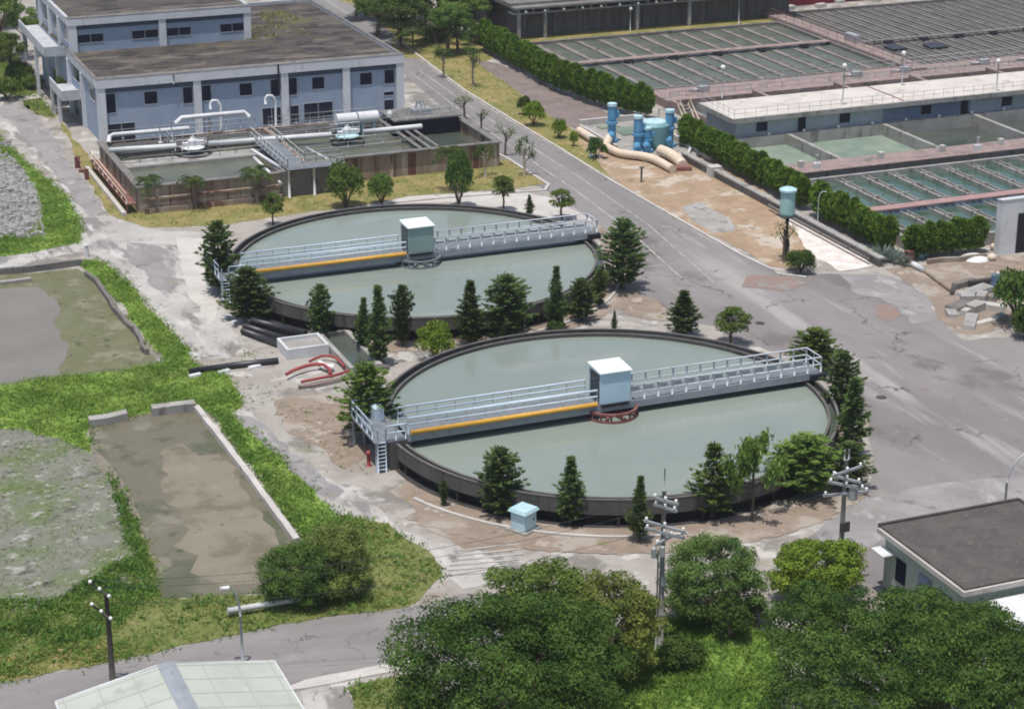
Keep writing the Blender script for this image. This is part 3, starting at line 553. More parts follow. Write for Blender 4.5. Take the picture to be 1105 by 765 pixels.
mb = MB(); mb.tube([(47.1, 210.9, 6.98), (47.1, 210.93, 5.9)], .09, 6); part('drain_pipe', mb, m_steelg, ob)
mb = MB(); mb.tube([(58.4, 210.85, 7.05), (58.4, 210.85, 5.6), (58.5, 211.0, 4.4)], .09, 6); part('drain_pipe', mb, m_dark, ob)
mb = MB()
for a, b in ((39.92, 49.18), (50.02, 58.68), (59.52, 65.58), (66.42, 71.68)): mb.box(a, b, 211.22, 211.297, 5.45, 5.995)  # dark strips painting the fascia's shadow on the wall
part('fascia_shade_strip', mb, m_navy, ob)
mb = MB()
for a, b in ((40.22, 49.28), (50.12, 58.98)): mb.box(a, b, 226.78, 226.847, 9.1, 9.595)  # painted fascia shadow on the raised storey as well
part('fascia_shade_strip', mb, m_navy, ob)
def window(par, u0, u1, v, z0, z1, fm=m_bwall2):
    mb = MB(); t_ = .06
    mb.box(u0 - t_, u1 + t_, v - .05, v - .003, z1, z1 + t_).box(u0 - t_, u1 + t_, v - .05, v - .003, z0 - t_, z0)
    mb.box(u0 - t_, u0, v - .05, v - .003, z0, z1).box(u1, u1 + t_, v - .05, v - .003, z0, z1)
    if u1 - u0 > 1.6: mb.box((u0 + u1) / 2 - .03, (u0 + u1) / 2 + .03, v - .045, v - .022, z0, z1)
    f = part('window', mb, fm, par)
    mb = MB(); mb.box(u0, u1, v - .02, v - .004, z0, z1); part('pane', mb, m_glass, f)
vF = 211.3
for (a, b, z0, z1) in ((40.0, 40.95, 3.3, 5.35), (48.1, 49.1, 3.6, 5.35), (50.1, 51.1, 3.7, 5.35), (57.6, 58.6, 3.5, 5.35), (59.6, 60.5, 3.5, 5.35), (70.4, 71.5, 3.8, 5.35)): window(ob, a, b, vF, z0, z1)  # dark panes beside the columns stand in for recess shade
for a in (44.0, 54.2, 62.2, 67.6): window(ob, a, a + 1.35, vF, 3.9, 5.2)
window(ob, 61.2, 64.4, vF, .6, 2.4); window(ob, 40.0, 42.8, vF, .3, 2.1); window(ob, 56.6, 58.6, vF, .5, 2.3); window(ob, 59.7, 60.6, vF, .5, 2.3); window(ob, 70.3, 71.4, vF, 2.5, 2.9); window(ob, 70.3, 71.4, vF, .6, 2.0)
vT = 226.85
for a, b in ((40.3, 43.1), (46.3, 49.2), (50.2, 52.9), (56.3, 59.0)): window(ob, a, b, vT, 7.6, 8.5)
# west face: balconies, openings
mb = MB(); mb.box(36.9, 39.29, 219.7, 227.2, 3.0, 3.2); mb.box(36.9, 37.05, 219.7, 227.2, 3.2, 4.1); mb.box(37.06, 38.88, 219.7, 219.85, 3.2, 4.1); part('balcony', mb, m_balc, ob)
mb = MB(); mb.box(36.9, 39.19, 229.0, 246, 5.9, 6.2); mb.box(36.9, 37.05, 229.0, 246, 6.2, 7.0); mb.box(37.06, 39.18, 229.0, 229.15, 6.2, 7.0); part('balcony', mb, m_balc, ob)
for v in (222.8, 227.0, 236, 244):
    mb = MB(); mb.box(36.95, 37.3, v, v + .35, 0, 2.99 if v < 228 else 5.89); part('pillar', mb, m_bframe, ob)
def sidewin(v0, v1, z0, z1, u=39.3):
    mb = MB(); mb.box(u - .05, u - .022, v0 - .06, v1 + .06, z0 - .06, z0).box(u - .05, u - .022, v0 - .06, v1 + .06, z1, z1 + .06).box(u - .05, u - .022, v0 - .06, v0, z0, z1).box(u - .05, u - .022, v1, v1 + .06, z0, z1)
    f = part('window', mb, m_bframe, ob)
    mb = MB(); mb.box(u - .02, u - .003, v0, v1, z0, z1); part('pane', mb, m_glass, f)
sidewin(213.5, 216.2, 4.0, 5.6); sidewin(220.5, 225.5, 4.2, 5.7); sidewin(220.5, 222.5, .1, 2.5); sidewin(223.3, 226.0, .1, 2.5); sidewin(228.2, 232.5, .1, 2.8); sidewin(235, 239, .1, 2.8)
sidewin(228.6, 231, 7.4, 9.2, 39.6); sidewin(234, 237.5, 7.4, 9.2, 39.6); sidewin(240.0, 243.5, 7.4, 9.2, 39.6)
# roof weeds
def leaf_arrays(): return [], []
# ------------------------------------------------------------------ rusty basin in front of the office
sb = thing('sedimentation_basin', 'open concrete basin with brown stained walls in front of the office', 'basin', (56, 186, 0))
BT = 2.4
mb = MB()
mb.box(37.4, 51.0, 185.0, 185.35, 0, BT); mb.box(57.5, 74.6, 188.0, 188.35, 0, BT); mb.box(37.4, 37.75, 185.36, 203, 0, BT); mb.box(37.76, 74.24, 202.65, 203, 0, BT)
mb.box(74.25, 74.6, 188.36, 203, 0, BT); mb.box(54.3, 54.7, 188.2, 202.64, 0, BT - .02)
part('wall', mb, m_bconc, sb)
mb = MB(); mb.box(37.2, 51.0, 184.75, 185.45, BT + .003, BT + .15); mb.box(57.6, 74.8, 187.75, 188.45, BT + .003, BT + .15); mb.box(37.2, 37.9, 185.46, 203, BT + .003, BT + .15); mb.box(74.1, 74.8, 188.46, 203, BT + .003, BT + .15)
mb.box(66.3, 66.7, 188.46, 202.9, BT + .003, BT + .1).box(67.3, 67.6, 188.46, 196.2, BT + .003, BT + .1).box(68.2, 68.5, 188.46, 196.2, BT + .003, BT + .1)
part('coping', mb, m_gconc, sb)
mb = MB(); mb.box(51.01, 57.49, 185.2, 188.1, 0, 2.5); part('inlet_chamber', mb, m_gconc, sb)
mb = MB(); mb.box(37.8, 51.0, 184.4, 184.74, 0, .5); mb.box(37.8, 51.0, 184.42, 184.74, 1.35, 1.5); part('ledge', mb, m_bconc, sb)
mb = MB()
for k in range(7): mb.box(38.2, 53.9, 198.4 + .62 * k, 198.62 + .62 * k, 2.0, 2.3)
for k in range(5): mb.box(55.1, 66.2, 198.9 + .75 * k, 199.15 + .75 * k, 2.0, 2.35)
for k in range(4): mb.box(39.0 + 4.6 * k, 39.35 + 4.6 * k, 198.2, 202.6, 1.9, 1.995)
part('baffle_beam', mb, m_gconc, sb)
mb = MB(); mb.box(38.0, 53.9, 194.2, 197.0, 1.6, 1.9); mb.box(38.0, 53.9, 193.9, 194.19, 1.2, 2.02); mb.box(55.0, 66.0, 193.4, 193.7, 1.4, 2.1); part('inner_ledge', mb, m_conc, sb)
mb = MB(); mb.box(67.2, 74.0, 198.2, 202.5, 0, 2.9); part('dark_chamber', mb, m_dark, sb)
mb = MB(); mb.box(66.9, 74.3, 197.9, 202.9, 2.905, 3.05); part('chamber_lid', mb, m_gconc, sb)
mb = MB()
mb.rail([(67.2, 198.0, 3.06), (74.2, 198.0, 3.06)], (.5, 1.0), .03, 1.2); mb.rail([(55.0, 203.1, 2.4), (66.8, 203.1, 2.4)], (.5, 1.0), .03, 1.5)
mb.rail([(38.0, 194.0, 2.03), (53.8, 194.0, 2.03)], (.45, .9), .035, 1.6); mb.rail([(38.4, 203.0, 2.55), (53.5, 203.0, 2.55)], (.5, 1.0), .035, 1.5); mb.rail([(55.0, 193.5, 2.1), (66.0, 193.5, 2.1)], (.45, .9), .03, 1.8); mb.rail([(54.8, 198.6, 2.4), (66.2, 198.4, 2.4)], (.5, 1.0), .035, 1.4); mb.rail([(40.0, 198.3, 2.3), (44.0, 198.3, 2.3), (44.0, 202.4, 2.3)], (.5, 1.0), .035, 1.0); mb.rail([(47.5, 198.3, 2.3), (51.5, 198.3, 2.3)], (.5, 1.0), .035, .9)
part('handrail', mb, m_galv, sb)
mb = MB(); mb.box(37.76, 54.29, 185.36, 202.64, .5, 1.75); structure('water', mb, m_basinw)
mb = MB(); mb.box(54.71, 66.29, 188.36, 202.64, .5, 1.85); structure('water', mb, m_basinw)
mb = MB(); mb.box(66.71, 74.24, 188.36, 198.1, .3, 1.2); structure('water', mb, m_dullw)
# catwalk with white rails over the inlet chamber
cw = thing('catwalk', 'grey steel catwalk with white rails across the middle of the rusty basin', 'catwalk', (53, 190, 0))
mb = MB(); mb.box(51.7, 54.0, 184.9, 198.6, 2.62, 2.7); mb.box(51.7, 57.4, 184.6, 186.4, 2.71, 2.78); part('deck', mb, m_grate, cw)
mb = MB(); mb.rail([(51.8, 198.5, 2.7), (51.8, 185, 2.7), (57.3, 184.7, 2.75)], (.5, 1.05), .045, 1.3); mb.rail([(53.9, 198.5, 2.7), (53.9, 186.5, 2.7), (57.3, 186.3, 2.75)], (.5, 1.05), .045, 1.3); part('handrail', mb, m_galv, cw)
for (a, b) in ((51.8, 184.8), (54.3, 184.8), (57.2, 184.8)):
    mb = MB(); mb.tube([(a, b, 0), (a, b, 2.7)], .12, 8); part('leg', mb, m_white, cw)
mb = MB()
for (a0, a1) in (((50.6, 193.5, 2.7), (51.3, 186.2, 2.75)), ((50.0, 190.5, 2.7), (50.9, 184.4, 1.6)), ((55.2, 190.4, 3.2), (58.8, 187.2, 1.2))): mb.tube([a0, a1], .16, 8)
part('pipe', mb, m_white, cw)
# side stair walkway with pinkish rail at the west wall
sw = thing('side_walkway', 'narrow walkway with pale rail along the left wall of the rusty basin', 'walkway', (36.6, 194, 0))
mb = MB(); mb.box(36.2, 37.15, 185, 202, .9, 1.02); part('deck', mb, m_rust, sw)
mb = MB(); mb.rail([(36.25, 185, 1.03), (36.25, 202, 1.03)], (.5, 1.0), .05, 2.2); part('handrail', mb, m_cream, sw)
mb = MB(); mb.box(35.7, 36.1, 184.6, 202.2, 0, .35); part('kerb', mb, m_pconc, sw)
for v in (185.2, 193, 201):
    mb = MB(); mb.box(36.25, 36.4, v, v + .15, 0, .89); part('leg', mb, m_rust, sw)
# long white pipe in two lengths and the mixers it joins
def mixer(u, v, label, mat, topmat):
    t = thing('mixer', label, 'mixer', (u, v, 1.75), 'mixer drives on the rusty basin')
    mb = MB(); mb.lathe((u, v), [(.02, 2.45), (1.15, 2.45), (1.2, 2.55), (.8, 2.7), (.02, 2.72)], 20, closed=False); part('platform', mb, mat, t)
    mb = MB(); mb.lathe((u, v), [(.02, 2.72), (.38, 2.72), (.38, 3.2), (.22, 3.4), (.02, 3.4)], 14, closed=False); mb.box(u + .3, u + 1.2, v - .25, v + .25, 2.72, 3.15); mb.box(u - 1.0, u - .45, v - .3, v + .2, 2.72, 3.05); mb.tube([(u - .7, v + .4, 2.72), (u + .2, v + .5, 3.5), (u + .9, v + .4, 2.72)], .07, 6); part('motor', mb, topmat, t)
    mb = MB(); mb.lathe((u, v - .2), [(1.55, 1.86), (1.85, 1.86), (1.85, 2.05), (1.55, 2.05)], 24); mb.tube([(u, v, 1.2), (u, v, 2.5)], .3, 10); part('skirt_ring', mb, m_dark, t)
    mb = MB(); mb.rail([(u - 1.5, v + .9, 2.6), (u + 1.6, v + .9, 2.6)], (.5, 1.0), .04, .8); mb.rail([(u - 1.9, v - .7, 2.5), (u - .7, v - 1.3, 2.5)], (.45,), .04, .8); part('handrail', mb, m_white, t)
mixer(45.6, 197.4, 'white mixer drive on the left half of the rusty basin', m_white, m_white)
mixer(61.2, 196.0, 'pale teal cone shaped mixer drive below the white drums', m_tealb, m_white)
for (a, b, v0, v1, lab) in ((37.5, 44.0, 198.4, 197.6, 'left length of white beam pipe from basin wall to white mixer'), (47.2, 59.6, 197.3, 196.2, 'middle length of white beam pipe between the two mixer drives'), (62.9, 69.2, 196.0, 196.0, 'right length of white beam pipe ending at the dark chamber')):
    mb = MB(); mb.tube([(a, v0, 2.75), (b, v1, 2.75)], .26, 10); solo('white_pipe', mb, m_white, lab, 'pipe', 'lengths of white beam pipe over the rusty basin')
for u, lab in ((61.9, 'left one of two white drums lying end to end above the basin'), (64.2, 'right one of two white drums lying end to end above the basin')):
    t = thing('white_drum', lab, 'drum', (u, 198.5, 2.4), 'white drums above the rusty basin')
    mb = MB(); mb.tube([(u - 1.08, 198.5, 3.6), (u - 1.0, 198.5, 3.6), (u + 1.0, 198.5, 3.6), (u + 1.08, 198.5, 3.6)], .62, 16); part('drum_body', mb, m_white, t)
    mb = MB(); mb.box(u - .7, u - .5, 198.1, 198.9, 1.8, 3.1).box(u + .5, u + .7, 198.1, 198.9, 1.8, 3.1); part('saddle', mb, m_tealb, t)
for u, v, lab in ((50.2, 203.9, 'tall white bent vent pipe before the second office bay'), (56.0, 203.9, 'tall white bent vent pipe before the third office column')):
    mb = MB(); mb.tube([(u, v, 0), (u, v, 4.9), (u - .3, v, 5.4), (u - .8, v, 5.45), (u - 1.0, v, 5.2), (u - 1.02, v, 4.6)], .14, 10); solo('vent_pipe', mb, m_white, lab, 'pipe', 'white bent pipes before the office')
mb = MB(); mb.tube([(38.2, 202.0, 2.6), (38.4, 202.4, 3.1), (38.8, 202.6, 3.2), (46.5, 202.4, 3.2)], .22, 10); solo('white_pipe', mb, m_white, 'white pipe on the rear left wall of the rusty basin', 'pipe')
mb = MB(); mb.tube([(45.3, 203.2, 3.6), (46.0, 203.3, 4.1), (50.5, 203.3, 4.1), (52.5, 203.3, 4.1), (53.0, 203.3, 3.6)], .24, 10)
mb.tube([(48.8, 203.3, 0), (48.8, 203.3, 3.9)], .16, 8); solo('white_pipe', mb, m_white, 'white raised pipe with turned down ends behind the rusty basin', 'pipe')
for (u, v, h, lab) in ((43.2, 201.0, 1.9, 'thin white upright rod left of its twin on the basin beams'), (44.4, 201.0, 2.1, 'thin white upright rod right of its twin on the basin beams')):
    mb = MB(); mb.tube([(u, v, 2.3), (u, v, 2.3 + h)], .06, 6); mb.box(u - .2, u + .2, v - .2, v + .2, 2.3, 2.4); solo('rod', mb, m_white, lab, 'rod')
mb = MB(); mb.lathe((67.0, 199.6), [(.02, 3.1), (.3, 3.1), (.3, 3.5), (.15, 3.75), (.02, 3.8)], 12, closed=False); solo('ball_vent', mb, m_white, 'small white knob shaped vent beside the white drums', 'vent')
mb = MB()
for k in range(6):
    a = k * 1.1; mb.tube([(70.5 + .9 * math.cos(a), 200 + .8 * math.sin(a), 3.06), (70.5 + .3 * math.cos(a + .5), 200 + .3 * math.sin(a + .5), 4.4)], .07, 5)
mb.box(69.6, 71.6, 199.4, 200.8, 3.06, 3.6); solo('machine', mb, m_galv, 'grey steel machine frame on the lid of the dark chamber', 'machine')
mb = MB(); mb.box(34.9, 35.4, 203, 203.3, 0, 1.2).box(34.95, 35.35, 198.3, 198.6, 0, 1.1).box(34.9, 35.4, 201.2, 201.5, 0, .3); 
mb.tube([(35.15, 203.1, 1.1), (35.15, 198.4, 1.0)], .05, 6); solo('bike_rack', mb, m_rust, 'rusty knee high steel rack on the verge beside the office', 'rack')

# ------------------------------------------------------------------ pipe gallery and filter cells
gb = thing('gallery_building', 'long low blue grey building with a broad cream flat roof', 'building', (118, 187, 0))
UE = 152
mb = MB(); mb.box(98.9, UE, 183.7, 190.2, 0, 3.3); part('wall', mb, m_bwall2, gb)
mb = MB(); mb.box(98.2, UE, 182.9, 190.8, 3.305, 3.75); part('roof', mb, m_lroof, gb)
mb = MB(); mb.box(98.15, UE, 182.84, 182.897, 3.3, 3.8); mb.box(98.12, 98.197, 182.84, 190.8, 3.3, 3.8); part('fascia', mb, m_conc, gb)
mb = MB(); mb.rail([(98.4, 190.5, 3.76), (98.4, 183.1, 3.76), (UE, 183.1, 3.76)], (.5, .95), .022, 1.25); part('guard_rail', mb, m_galv, gb)
mb = MB(); mb.box(116.4, 127.2, 183.64, 183.697, 1.7, 3.29); part('wall_panel', mb, m_slate, gb)
for a in (101.3, 111.1, 121.0, 131.2, 141): window(gb, a, a + 1.3, 183.63 if 116 < a < 127 else 183.7, 2.0, 3.0)
for a in (106.2, 126.0, 136): 
    mb = MB(); mb.box(a, a + .85, 183.56, 183.62, 1.62, 3.2); part('door', mb, m_dark, gb)
mb = MB()
mb.box(118.6, 118.75, 183.5, 190.6, 3.753, 3.80); part('roof_joint', mb, m_rust, gb)
fc = thing('filter_basin', 'row of open concrete filter cells in front of the long low building', 'basin', (116, 176, 0))
FT = 1.6
mb = MB(); mb.box(97.2, UE, 183.1, 183.55, 0, FT); mb.box(97.2, UE, 169.6, 170.4, 0, FT)
for u in (97.2, 104.6, 116.0, 127.2, 138.4): mb.box(u, u + .45, 170.41, 183.09, 0, FT)
part('wall', mb, m_conc, fc)
mb = MB(); mb.box(97.2, UE, 168.9, 172.2, FT + .004, FT + .1); part('deck', mb, m_pink, fc)
for u in (99, 108, 115.1, 122, 129, 134): 
    mb = MB(); mb.box(u, u + .5, 170.5, 171.0, FT + .1, FT + .75); part('valve_box', mb, m_pconc, fc)
for u in (100.6, 119.0):
    mb = MB(); mb.tube([(u, 170, FT + .1), (u, 170, FT + 1.4)], .12, 8); mb.box(u - .35, u + .35, 169.8, 170.2, FT + .1, FT + .6); part('valve_stand', mb, m_white, fc)
for k in range(12): 
    u = 98.5 + 4.1 * k; mb = MB(); mb.ball((u, 183.3, FT + .15), .17); part('globe_lamp', mb, m_ins, fc)
mb = MB(); mb.box(97.66, 104.59, 172.21, 183.09, .1, .5); structure('water', mb, m_palew)
mb = MB(); mb.box(105.06, 115.99, 172.21, 183.09, .1, .4); structure('water', mb, m_palew)
mb = MB(); mb.box(116.46, 127.19, 172.21, 183.09, .1, .25); structure('water', mb, m_dullw)
mb = MB(); mb.box(127.66, UE, 172.21, 183.09, .1, .5); structure('water', mb, m_dullw)
# ------------------------------------------------------------------ settling basins with launders
def settling(label, u0, u1, v0, v1, top, wat, du, walks, wmat, wallmat, lmat, org, dbl=True, lw=.5):
    lh = .30 if dbl else .17
    t = thing('settling_basin', label, 'basin', org, 'settling basins with launders')
    mb = MB(); k = .4
    mb.box(u0, u1, v0, v0 + k, 0, top); mb.box(u0, u1, v1 - k, v1, 0, top); mb.box(u0, u0 + k, v0 + k, v1 - k, 0, top); mb.box(u1 - k, u1, v0 + k, v1 - k, 0, top); part('wall', mb, wallmat, t)
    for (a, b, m_) in walks:
        mb = MB(); mb.box(u0 + k, u1 - k, a, b, top + .004, top + .12); part('walkway', mb, m_, t)
    edges = [v0 + k] + [x for a, b, _ in walks for x in (a, b)] + [v1 - k]
    for i in range(0, len(edges), 2):
        a, b = edges[i] + .15, edges[i + 1] - .15
        if b - a < 2: continue
        u = u0 + k + .9; j = 0
        while u < u1 - k - 1.0:
            mb = MB()
            mb.box(u, u + .09, a, b, wat - .3, wat + lh); mb.box(u + lw, u + lw + .09, a, b, wat - .3, wat + lh); mb.box(u + .09, u + lw, a, b, wat - .3, wat + .06)
            if dbl:
                q = a + .8
                while q < b - .5: mb.box(u - .25, u + lw + .34, q, q + .12, wat + .31, wat + .40); q += 2.6
            part('launder', mb, lmat, t); u += du; j += 1
    mb = MB(); mb.box(u0 + k + .002, u1 - k - .002, v0 + k + .002, v1 - k - .002, wat - .6, wat); structure('water', mb, wmat)
    return t
settling('green settling basin with a pink walkway beside the hedge corner', 97.2, 150, 147.0, 168.6, 1.15, .7, 3.0, [(156.4, 157.6, m_red)], m_greenw, m_conc, m_conc, (115, 158, 0), True, .7)
settling('dull green settling basin below the long sooty storage building', 97.5, 134.0, 209.0, 238.2, 1.0, .62, 2.9, [(224.0, 225.2, m_pink)], m_bigw, m_gconc, m_laund, (115, 223, 0), False, .9)
settling('brownish settling basin in the top right beside the red roofed shed', 136.2, 185, 206.0, 243.5, 1.0, .62, 1.9, [(222.0, 222.8, m_gconc)], m_brownw, m_gconc, m_gconc, (155, 223, 0), False, .8)
mb = MB(); mb.box(134.0, 136.15, 206, 243.5, 0, 1.3); t = thing('walkway', 'reddish raised walkway between the two upper settling basins', 'walkway', (135, 225, 0)); part('deck', mb, m_pink, t)
mb = MB(); mb.rail([(134.1, 206, 1.3), (134.1, 243, 1.3)], (.5, 1.0), .03, 2.2); part('handrail', mb, m_rust, t)
mb = MB(); mb.box(135.2, 136.1, 221, 223.5, 1.31, 2.2); part('gate_frame', mb, m_galv, t)
ch = thing('channel', 'long brown concrete channel behind the cream roofed gallery', 'channel', (120, 199, 0))
mb = MB(); mb.box(100.8, UE + 20, 191.2, 191.6, 0, 1.6); mb.box(100.8, UE + 20, 202.6, 203.0, 0, 1.1)
for u in (111, 121.5, 131.5, 142): mb.box(u, u + .5, 191.61, 202.59, 0, 1.5)
mb.box(100.8, 101.2, 191.61, 202.59, 0, 1.2)
part('wall', mb, m_pink, ch)
mb = MB(); mb.box(100.8, UE + 20, 203.01, 208.9, 0, .95); part('deck', mb, m_pink, ch)
mb = MB(); mb.rail([(101, 203.2, .96), (UE + 18, 203.2, .96)], (.5, 1.0), .03, 2.0); mb.rail([(101, 208.6, .96), (UE, 208.6, .96)], (.5, 1.0), .03, 2.4); part('handrail', mb, m_galv, ch)
for u in (106.0, 126.0, 132.5, 143.5, 150):
    mb = MB(); mb.box(u, u + 1.2, 205.6, 206.4, .96, 1.6); mb.tube([(u + .3, 206, 1.6), (u + .3, 206, 2.3)], .08, 6); mb.tube([(u + .9, 206, 1.6), (u + .9, 206, 2.2)], .08, 6); mb.tube([(u - 1.2, 206.1, 1.2), (u, 206.1, 1.2)], .12, 6); part('gate_valve', mb, m_galv, ch)
mb = MB(); mb.box(101.21, UE + 20, 191.61, 202.59, .05, .3); structure('water', mb, m_dullw)
# stair from gallery roof down to the pumps
st = thing('stair', 'pale stair with handrails between pump slab and gallery roof', 'stair', (98, 192, 0))
mb = MB()
for k in range(12): mb.box(96.3, 97.5, 187.5 + .36 * k, 187.86 + .36 * k, .3 * k * .95, .3 * k * .95 + .25)
part('steps', mb, m_gconc, st)
mb = MB()
for u in (96.3, 97.5):
    mb.tube([(u, 187.5, 1.1), (u, 191.8, 4.4)], .07, 6); mb.tube([(u, 187.5, .2), (u, 191.8, 3.5)], .12, 6)
    for k in range(5): mb.tube([(u, 187.6 + k, .2 + .77 * k), (u, 187.6 + k, 1.2 + .77 * k)], .045, 6)
part('handrail', mb, m_cream, st)
# ------------------------------------------------------------------ storage building at the top, red shed, right shed
sg = thing('storage_building', 'long sooty storage building with pale overhanging roof edge at top', 'building', (115, 246, 0))
mb = MB(); mb.box(99.0, 138, 242.6, 262, 0, 4.2); part('wall', mb, m_store, sg)
mb = MB(); mb.box(97.4, 138.6, 240.2, 263, 4.7, 4.95); mb.box(97.4, 138.6, 241.8, 263, 4.96, 5.25); part('roof', mb, m_gconc, sg)
mb = MB(); mb.box(97.5, 138.6, 240.6, 242.59, 4.0, 4.2)
for k in range(20): mb.box(98.0 + 2.0 * k, 98.2 + 2.0 * k, 240.5, 242.4, 4.21, 4.69)
part('roof_edge', mb, m_conc, sg)
mb = MB()
for k in range(15): mb.ball((99 + 2.6 * k, 240.4, 4.35), .2)
part('vent_caps', mb, m_ins, sg)
for u in (98.0, 101.6, 114.5, 122):
    mb = MB(); mb.box(u, u + .4, 240.6, 241.0, 0, 3.99); part('pillar', mb, m_conc, sg)
mb = MB(); mb.box(97.5, 98.8, 241.2, 262, 0, .3); part('plinth', mb, m_conc, sg)
for k in range(9):
    u = 99.5 + 4.2 * k; mb = MB(); mb.box(u, u + .18, 242.4, 242.59, 0, 4.0); part('pilaster', mb, m_gconc, sg)
mb = MB(); mb.box(97.0, 136, 238.3, 242.5, 0, .8); structure('ground', mb, m_verge)
mb = MB(); mb.box(136, 190, 243.6, 262, 0, .8); structure('ground', mb, m_ground)
for j, (bu, bv) in enumerate([(105 + 6 * k, 223.6) for k in range(5)] + [(140 + 5.2 * k, 221.6) for k in range(5)]):
    mb = MB(); mb.box(bu, bu + 1.2, bv, bv + .35, .66, 1.1).box(bu + .1, bu + 1.1, bv - .3, bv, .66, .95); solo('gate_box', mb, m_dark, 'black outlet opening set along a walkway across the upper settling basins', 'opening', 'black outlet openings of the settling basins')
for (bu, bv, bw) in ((138.5, 217.5, 2.2), (143.5, 216.5, 2.6)):
    mb = MB(); mb._add([(bu, bv, .95), (bu + bw, bv, .95), (bu + bw - .3, bv + 3.0, 1.0), (bu + .2, bv + 2.2, 1.0), (bu, bv, .6), (bu + bw, bv, .6), (bu + bw - .3, bv + 3.0, .6), (bu + .2, bv + 2.2, .6)], [(0, 1, 2, 3), (7, 6, 5, 4), (0, 4, 5, 1), (1, 5, 6, 2), (2, 6, 7, 3), (3, 7, 4, 0)]); solo('rubber_cover', mb, m_black, 'black cover sheet lying over the launders of the upper right basin, %s one' % ('left' if bu < 140 else 'right'), 'cover')
rs = thing('shed', 'crimson roofed shed at the top right edge behind the settling basins', 'shed', (160, 262, 0))
mb = MB(); mb.box(140, 185, 247.5, 258, 0, 3.2); part('wall', mb, m_redroof, rs)
mb = MB(); mb._add([(139.5, 247, 3.3), (186, 247, 3.3), (186, 259, 5.0), (139.5, 259, 5.0), (139.5, 247, 3.2), (186, 247, 3.2), (186, 259, 4.9), (139.5, 259, 4.9)], [(0, 1, 2, 3), (7, 6, 5, 4), (0, 4, 5, 1), (1, 5, 6, 2), (2, 6, 7, 3), (3, 7, 4, 0)]); part('roof', mb, m_redroof, rs)
for k in range(9):
    t = MB(); u = 140 + 4.7 * k + rng.uniform(-1, 1); a = rng.uniform(0, 3); sz = rng.uniform(.9, 2.0)
    t.rbox((u, 246.2 + rng.uniform(-1, 1.5)), sz, sz * .6, .8, .8 + rng.uniform(.3, .8), a)
    solo('scrap_block', t, m_pconc, 'pale block among scrap lying along the back rim of the upper right settling basin', 'block', 'pale scrap blocks behind the upper right basin')
ws = thing('white_shed', 'white shed with a dark doorway cut off by the right edge', 'shed', (107, 147, 0))
def lean(x0, x1, y0, y1, z0f, z0b, z1f, z1b):
    return [(x0, y0, z0f), (x1, y0, z0f), (x1, y1, z0b), (x0, y1, z0b), (x0, y0, z1f), (x1, y0, z1f), (x1, y1, z1b), (x0, y1, z1b)]
BOXF = [(0, 3, 2, 1), (4, 5, 6, 7), (0, 1, 5, 4), (1, 2, 6, 5), (2, 3, 7, 6), (3, 0, 4, 7)]
mb = MB(); mb._add(lean(104.0, 114, 144.2, 145.0, 0, 0, 4.9, 4.8), BOXF); part('wall', mb, m_white, ws)
mb = MB(); mb._add(lean(103.95, 114.1, 144.15, 145.05, 4.91, 4.81, 5.0, 4.9), BOXF); part('roof', mb, m_white, ws)
mb = MB(); mb.box(105.7, 110, 144.12, 144.19, 0, 3.6); part('door', mb, m_dark, ws)
# ------------------------------------------------------------------ pumps
ps = thing('pump_slab', 'pale low walled concrete slab holding the blue pumps', 'slab', (92, 190, 0))
mb = MB(); mb.box(88.6, 95.2, 183.6, 199.4, 0, .15); part('slab', mb, m_conc, ps)
mb = MB(); mb.box(88.4, 95.4, 199.4, 199.75, 0, .8); mb.box(95.05, 95.4, 181.5, 199.39, 0, .8); mb.box(88.3, 88.58, 190, 199.39, 0, .35); part('low_wall', mb, m_pconc, ps)
mb = MB(); mb.box(90.0, 92.2, 197.2, 198.6, .16, .3).box(91.0, 94.0, 193.8, 197.0, .16, .28); part('plinth', mb, m_palew, ps)
def pump(px, py, label, h=3.9):
    u, v = S(px, py, .15); c = (u, v); z = .15
    t = thing('pump', label, 'pump', (u, v, z), 'blue vertical pumps')
    mb = MB(); mb.lathe(c, [(.02, z), (.7, z), (.7, z + .3), (.45, z + .45), (.42, z + h * .45), (.6, z + h * .47), (.6, z + h * .53), (.02, z + h * .54)], 18, closed=False); part('casing', mb, m_blue, t)
    mb = MB(); mb.lathe(c, [(.02, z + h * .54), (.42, z + h * .54), (.46, z + h * .6), (.46, z + h * .93), (.02, z + h * .93)], 16, closed=False); mb.box(u + .35, u + .75, v - .25, v + .25, z + h * .62, z + h * .78); part('motor', mb, m_blue, t)
    mb = MB(); mb.lathe(c, [(.02, z + h * .93), (.52, z + h * .93), (.5, z + h), (.02, z + h * 1.02)], 16, closed=False); part('motor_cap', mb, m_tealb, t)
    mb = MB(); mb.tube([(u, v, z + .9), (u - .4, v - .6, z + .85), (u - .6, v - 1.4, z + .7)], .36, 12); part('outlet', mb, m_blue, t)
pump(660, 153, 'tall blue pump standing apart at the back of the pump slab', 4.1)
pump(688, 165, 'blue pump left of the green tank', 3.9)
pump(722, 158, 'blue pump right of the green tank', 3.9)
pump(698, 164, 'short pale blue pump squeezed against the front of the green tank', 2.6)
u, v = S(706, 158, .15)
t = thing('green_tank', 'squat dark teal tank with pale lid between the blue pumps', 'tank', (u, v, .15))
mb = MB(); mb.lathe((u, v), [(.02, .15), (1.45, .15), (1.6, .5), (1.6, 2.5), (1.35, 2.7), (.02, 2.7)], 24, closed=False); part('tank_body', mb, m_tealt, t)
mb = MB(); mb.lathe((u, v), [(.02, 2.7), (1.25, 2.7), (1.2, 2.86), (.02, 2.9)], 24, closed=False); part('lid', mb, m_tealb, t)
mb = MB()
